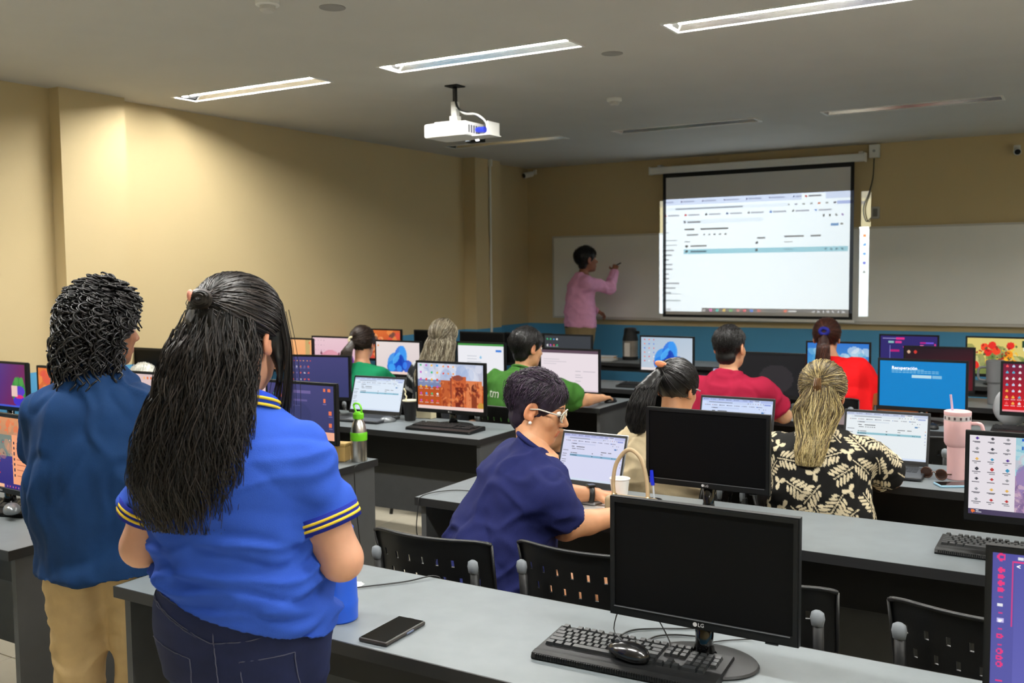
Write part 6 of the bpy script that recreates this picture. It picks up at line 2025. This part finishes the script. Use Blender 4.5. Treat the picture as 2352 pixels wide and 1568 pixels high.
# man in green
p = Person((-3.27, 5.46, 0), 2, 'man in a green t-shirt with short dark hair reaching for his mouse', pelvis=(-.02, .0, .52), neck=(-.0, .10, .99), head=(.02, .13, 1.16), hyaw=-26, hpitch=6, sw=.19, sdrop=.055,
           fat=1.14, arm=1.05, skin=rgb(212, 160, 122), vox=.011, hvox=.006, handvox=.006, hscale=1.04)
p.el = {1: p.toL((-2.96, 5.78, .80)), -1: p.toL((-3.55, 5.7, .80))}
p.wr = {1: p.toL((-2.945, 6.07, .785)), -1: p.toL((-3.42, 5.95, .785))}
p.body(curl=.55)
f = p.shirt_shape(.022, -.2, .985, .9, (.074, .088), kw=dict(waist=1.2, belly=1.2, chest=1.06), k=.05)
lo, hi = p.shirt_bounds(.24)
p.cloth('t_shirt', f, lo, hi, cloth('green_cotton', rgb(56, 104, 40), .85, .25, 500), .010, .016, (8, 8, 8), 9.)
p.neckband(cloth('green_cotton', rgb(56, 104, 40)), .985, .074, .009)
tx = text('back_print', 'tm', .085, mat('white_print', rgb(226, 226, 220), .7), p.root, (0, 0, 0), (0, 0, 0))
for q in tx.data.vertices:
    x, z = q.co.x - .165, q.co.y + .845
    s_ = snap((x, -.4, z), f)
    q.co = (x, s_.y - .008, z)
p.trousers(cloth('dark_blue_trousers', rgb(30, 34, 50)), 'trousers', .008, -.02, .014, .003)
short_hair(p, [rgb(17, 16, 16), rgb(28, 26, 26), rgb(42, 40, 40)], 1500, th=.013)

# woman with ash blonde hair
p = Person((-3.94, 5.52, 0), 14, 'woman with long ash blonde hair and a dark striped jacket', pelvis=(0, .0, .52), neck=(.02, .05, 1.03), head=(.02, .085, 1.205), hyaw=-6, hpitch=4, sw=.168,
           elR=(.26, .2, .80), elL=(-.27, .16, .79), wrR=(.12, .42, .785), wrL=(-.12, .42, .785), fat=1.1, skin=rgb(206, 156, 124), vox=.012, hvox=.007)
p.body()
f = p.shirt_shape(.024, -.2, .99, .9, (.07, .08), kw=dict(waist=1.15), k=.05, long=True)
lo, hi = p.shirt_bounds(.3)
def stripes(V):
    C = np.repeat(np.array(rgb(34, 35, 40), dtype=np.float32)[None], len(V), 0)
    m = (np.abs(V[:, 0]) > .16) & (np.abs(((V[:, 2] * 1.0 + V[:, 0] * .5) * 9) % 1 - .5) < .12)
    C[m] = rgb(170, 172, 176)
    return C
p.cloth('jacket', f, lo, hi, cloth('dark_jacket', rgb(34, 35, 40), .8, .2, 400, vcol='Col'), .011, .007, (7, 7, 8), 3., stripes)
p.trousers(cloth('dark_blue_trousers', rgb(30, 34, 50)), 'trousers', .008, -.02, .014, .003)
AS = [rgb(104, 94, 76), rgb(150, 140, 118), rgb(190, 182, 160), rgb(84, 74, 60), rgb(124, 112, 92)]
tied_hair(p, AS, (0, -.75, -.66), [(.02, .05, 1.25), (.02, .02, 1.18), (.01, -.03, 1.07), (.0, -.075, .97), (-.01, -.085, .88)], [.07, .096, .108, .118, .11], [.06, .075, .055, .042, .03], 900, 1400, -.7, .003, .014, v0=(0, .5))

# girl in green with a ponytail
p = Person((-4.70, 5.60, 0), 22, 'girl in a green top with a brown ponytail and pale hair tie', pelvis=(0, .0, .50), neck=(.0, .05, .97), head=(.0, .085, 1.14), hyaw=-6, hpitch=4, sw=.145,
           elR=(.22, .2, .79), elL=(-.22, .16, .79), wrR=(.12, .4, .785), wrL=(-.12, .4, .785), fat=.92, skin=rgb(206, 150, 116), vox=.012, hvox=.007, hscale=.98)
p.body()
f = p.shirt_shape(.018, -.2, .97, .6, (.058, .064), kw=dict(waist=1.1), k=.04)
lo, hi = p.shirt_bounds(.24)
p.cloth('green_top', f, lo, hi, cloth('emerald_cotton', rgb(16, 128, 84), .8, .2, 400), .011, .005, (7, 7, 8), 3.)
p.trousers(cloth('dark_blue_trousers', rgb(30, 34, 50)), 'trousers', .008, -.02, .014, .003)
BB = [rgb(34, 26, 22), rgb(48, 36, 30), rgb(62, 48, 40)]
tp = tied_hair(p, BB, (-.45, -.85, -.1), [(-.055, -.02, 1.14), (-.085, -.05, 1.09), (-.09, -.07, 1.0), (-.085, -.08, .9)], [.024, .036, .044, .03], [.02, .03, .03, .02], 800, 500, -.45, .004)
obj('hair_tie', tube(B(), [Vector(tp) + Vector((.022 * math.cos(a), 0, .02 * math.sin(a))) for a in [k * math.pi / 8 for k in range(16)]], .010, 8, close=True), cloth('cream_scrunchie', rgb(226, 214, 176)), p.hair, smooth=True)

# white-haired person low behind the standing man
p = Person((-5.40, 4.17, 0), 20, 'white-haired person in grey bent low, just right of the curly-haired man', pelvis=(0, -.1, .46), neck=(0, .06, .79), head=(0, .10, .945), hpitch=14, sw=.16, sdrop=.05,
           elR=(.24, .2, .62), elL=(-.24, .2, .62), wrR=(.1, .35, .68), wrL=(-.1, .35, .68), skin=rgb(206, 160, 130), vox=.014, hvox=.008)
p.body()
f = p.shirt_shape(.02, -.2, .98, .9, (.066, .076), k=.05, long=True)
lo, hi = p.shirt_bounds(.3)
p.cloth('shirt', f, lo, hi, cloth('grey_shirt', rgb(120, 124, 130)), .014, .005)
p.trousers(cloth('dark_blue_trousers', rgb(30, 34, 50)), 'trousers', .008, -.02, .016, .003)
short_hair(p, [rgb(214, 214, 206), rgb(232, 232, 224), rgb(190, 190, 180)], 900, th=.014)
chair(-5.40, 4.13, 20, 'black chair under the white-haired person')

# teacher at the whiteboard
p = Person((-5.02, 9.82, 0), -48, 'man in a pink shirt and khaki trousers writing on the whiteboard', sit=False, pelvis=(0, 0, 1.04), neck=(.0, .03, 1.60), head=(.01, .075, 1.79), hyaw=10, hpitch=-4, sw=.20, sdrop=.06, hscale=1.14,
           fat=1.18, arm=1.12, leg=1.12, skin=rgb(150, 98, 74), vox=.013, hvox=.007, handvox=.007, hw=.1)
p.kn = {q: A3((q * .1, .03, .55)) for q in (1, -1)}; p.an = {q: A3((q * .11, .0, .10)) for q in (1, -1)}
p.el = {1: p.toL((-4.71, 9.95, 1.47)), -1: p.toL((-5.16, 10.08, 1.28))}
p.wr = {1: p.toL((-4.735, 10.12, 1.655)), -1: p.toL((-5.0, 10.2, 1.2))}
p.body(curl=1.0, hn={1: ((p.wr[1] - p.el[1]), p.toL((-4.63, 10.16, 1.7)) - p.toL((-4.7, 10.3, 1.7)))})
f = p.shirt_shape(.02, -.02, .99, .9, (.074, .074), kw=dict(waist=1.16, belly=1.2), k=.05, long=True)
lo, hi = p.shirt_bounds(.3)
hi[2] = 2.0
p.cloth('pink_shirt', f, lo, hi, cloth('pink_cotton', rgb(236, 170, 208), .85, .2, 300), .012, .014, (7, 7, 10), 5.)
p.trousers(cloth('khaki_twill_far', rgb(150, 130, 96)), 'trousers', .018, -.0, .014, .004)
obj('belt', tube(B(), [(.205 * math.cos(a), .0 + .152 * math.sin(a), 1.035) for a in [k * math.pi / 14 for k in range(28)]], .02, 6, close=True), mat('brown_belt', rgb(50, 32, 24), .5), p.root, smooth=True)
hd = p.wr[1] - p.el[1]; hd = hd / np.linalg.norm(hd)
mk = p.wr[1] + hd * .09
tag(obj('marker_pen', tube(B(), [p.M @ Vector(mk), (p.M @ Vector(mk)) + Vector((.01, .11, .03))], .008, 8), BLACK), 'dark marker pen in the hand of the man at the whiteboard', 'pen')
short_hair(p, [rgb(17, 15, 15), rgb(26, 24, 24)], 900, th=.014)

# wooden chair whose curved back edge shows beside the red top
M_PLY = mat('orange_plywood', rgb(190, 120, 70), .45, var=.15, vscale=12)
wc = empty('wooden_chair', (-1.04, 6.77, 0), math.radians(-12), 'orange-brown wooden chair edge between the red top and the blue recovery screen', 'chair')
bm = B(); gg = {}
for i in range(13):
    for j in range(9):
        u = i / 6 - 1; t_ = j / 8
        gg[i, j] = bm.verts.new((u * .19 * (1 - .15 * t_ * t_), -.2 + .05 * u * u - .05 * t_, .58 + .30 * t_ - .03 * u * u * t_))
for i in range(12):
    for j in range(8): bm.faces.new((gg[i, j], gg[i + 1, j], gg[i + 1, j + 1], gg[i, j + 1]))
bmesh.ops.solidify(bm, geom=bm.faces[:], thickness=.012)
obj('backrest', bm, M_PLY, wc, smooth=False)
obj('seat', bx(B(), -.2, .2, -.19, .2, .435, .452, .006, 2), M_PLY, wc)
for s_ in (-1, 1):
    obj('back_post', tube(B(), [(s_ * .15, -.16, .43), (s_ * .15, -.205, .6), (s_ * .14, -.22, .78)], .011, 8), DARK_METAL, wc, smooth=True)
    for y_ in (-.17, .17): obj('leg', tube(B(), [(s_ * .17, y_, .435), (s_ * .2, y_ * 1.2, 0)], .011, 8), DARK_METAL, wc, smooth=True)
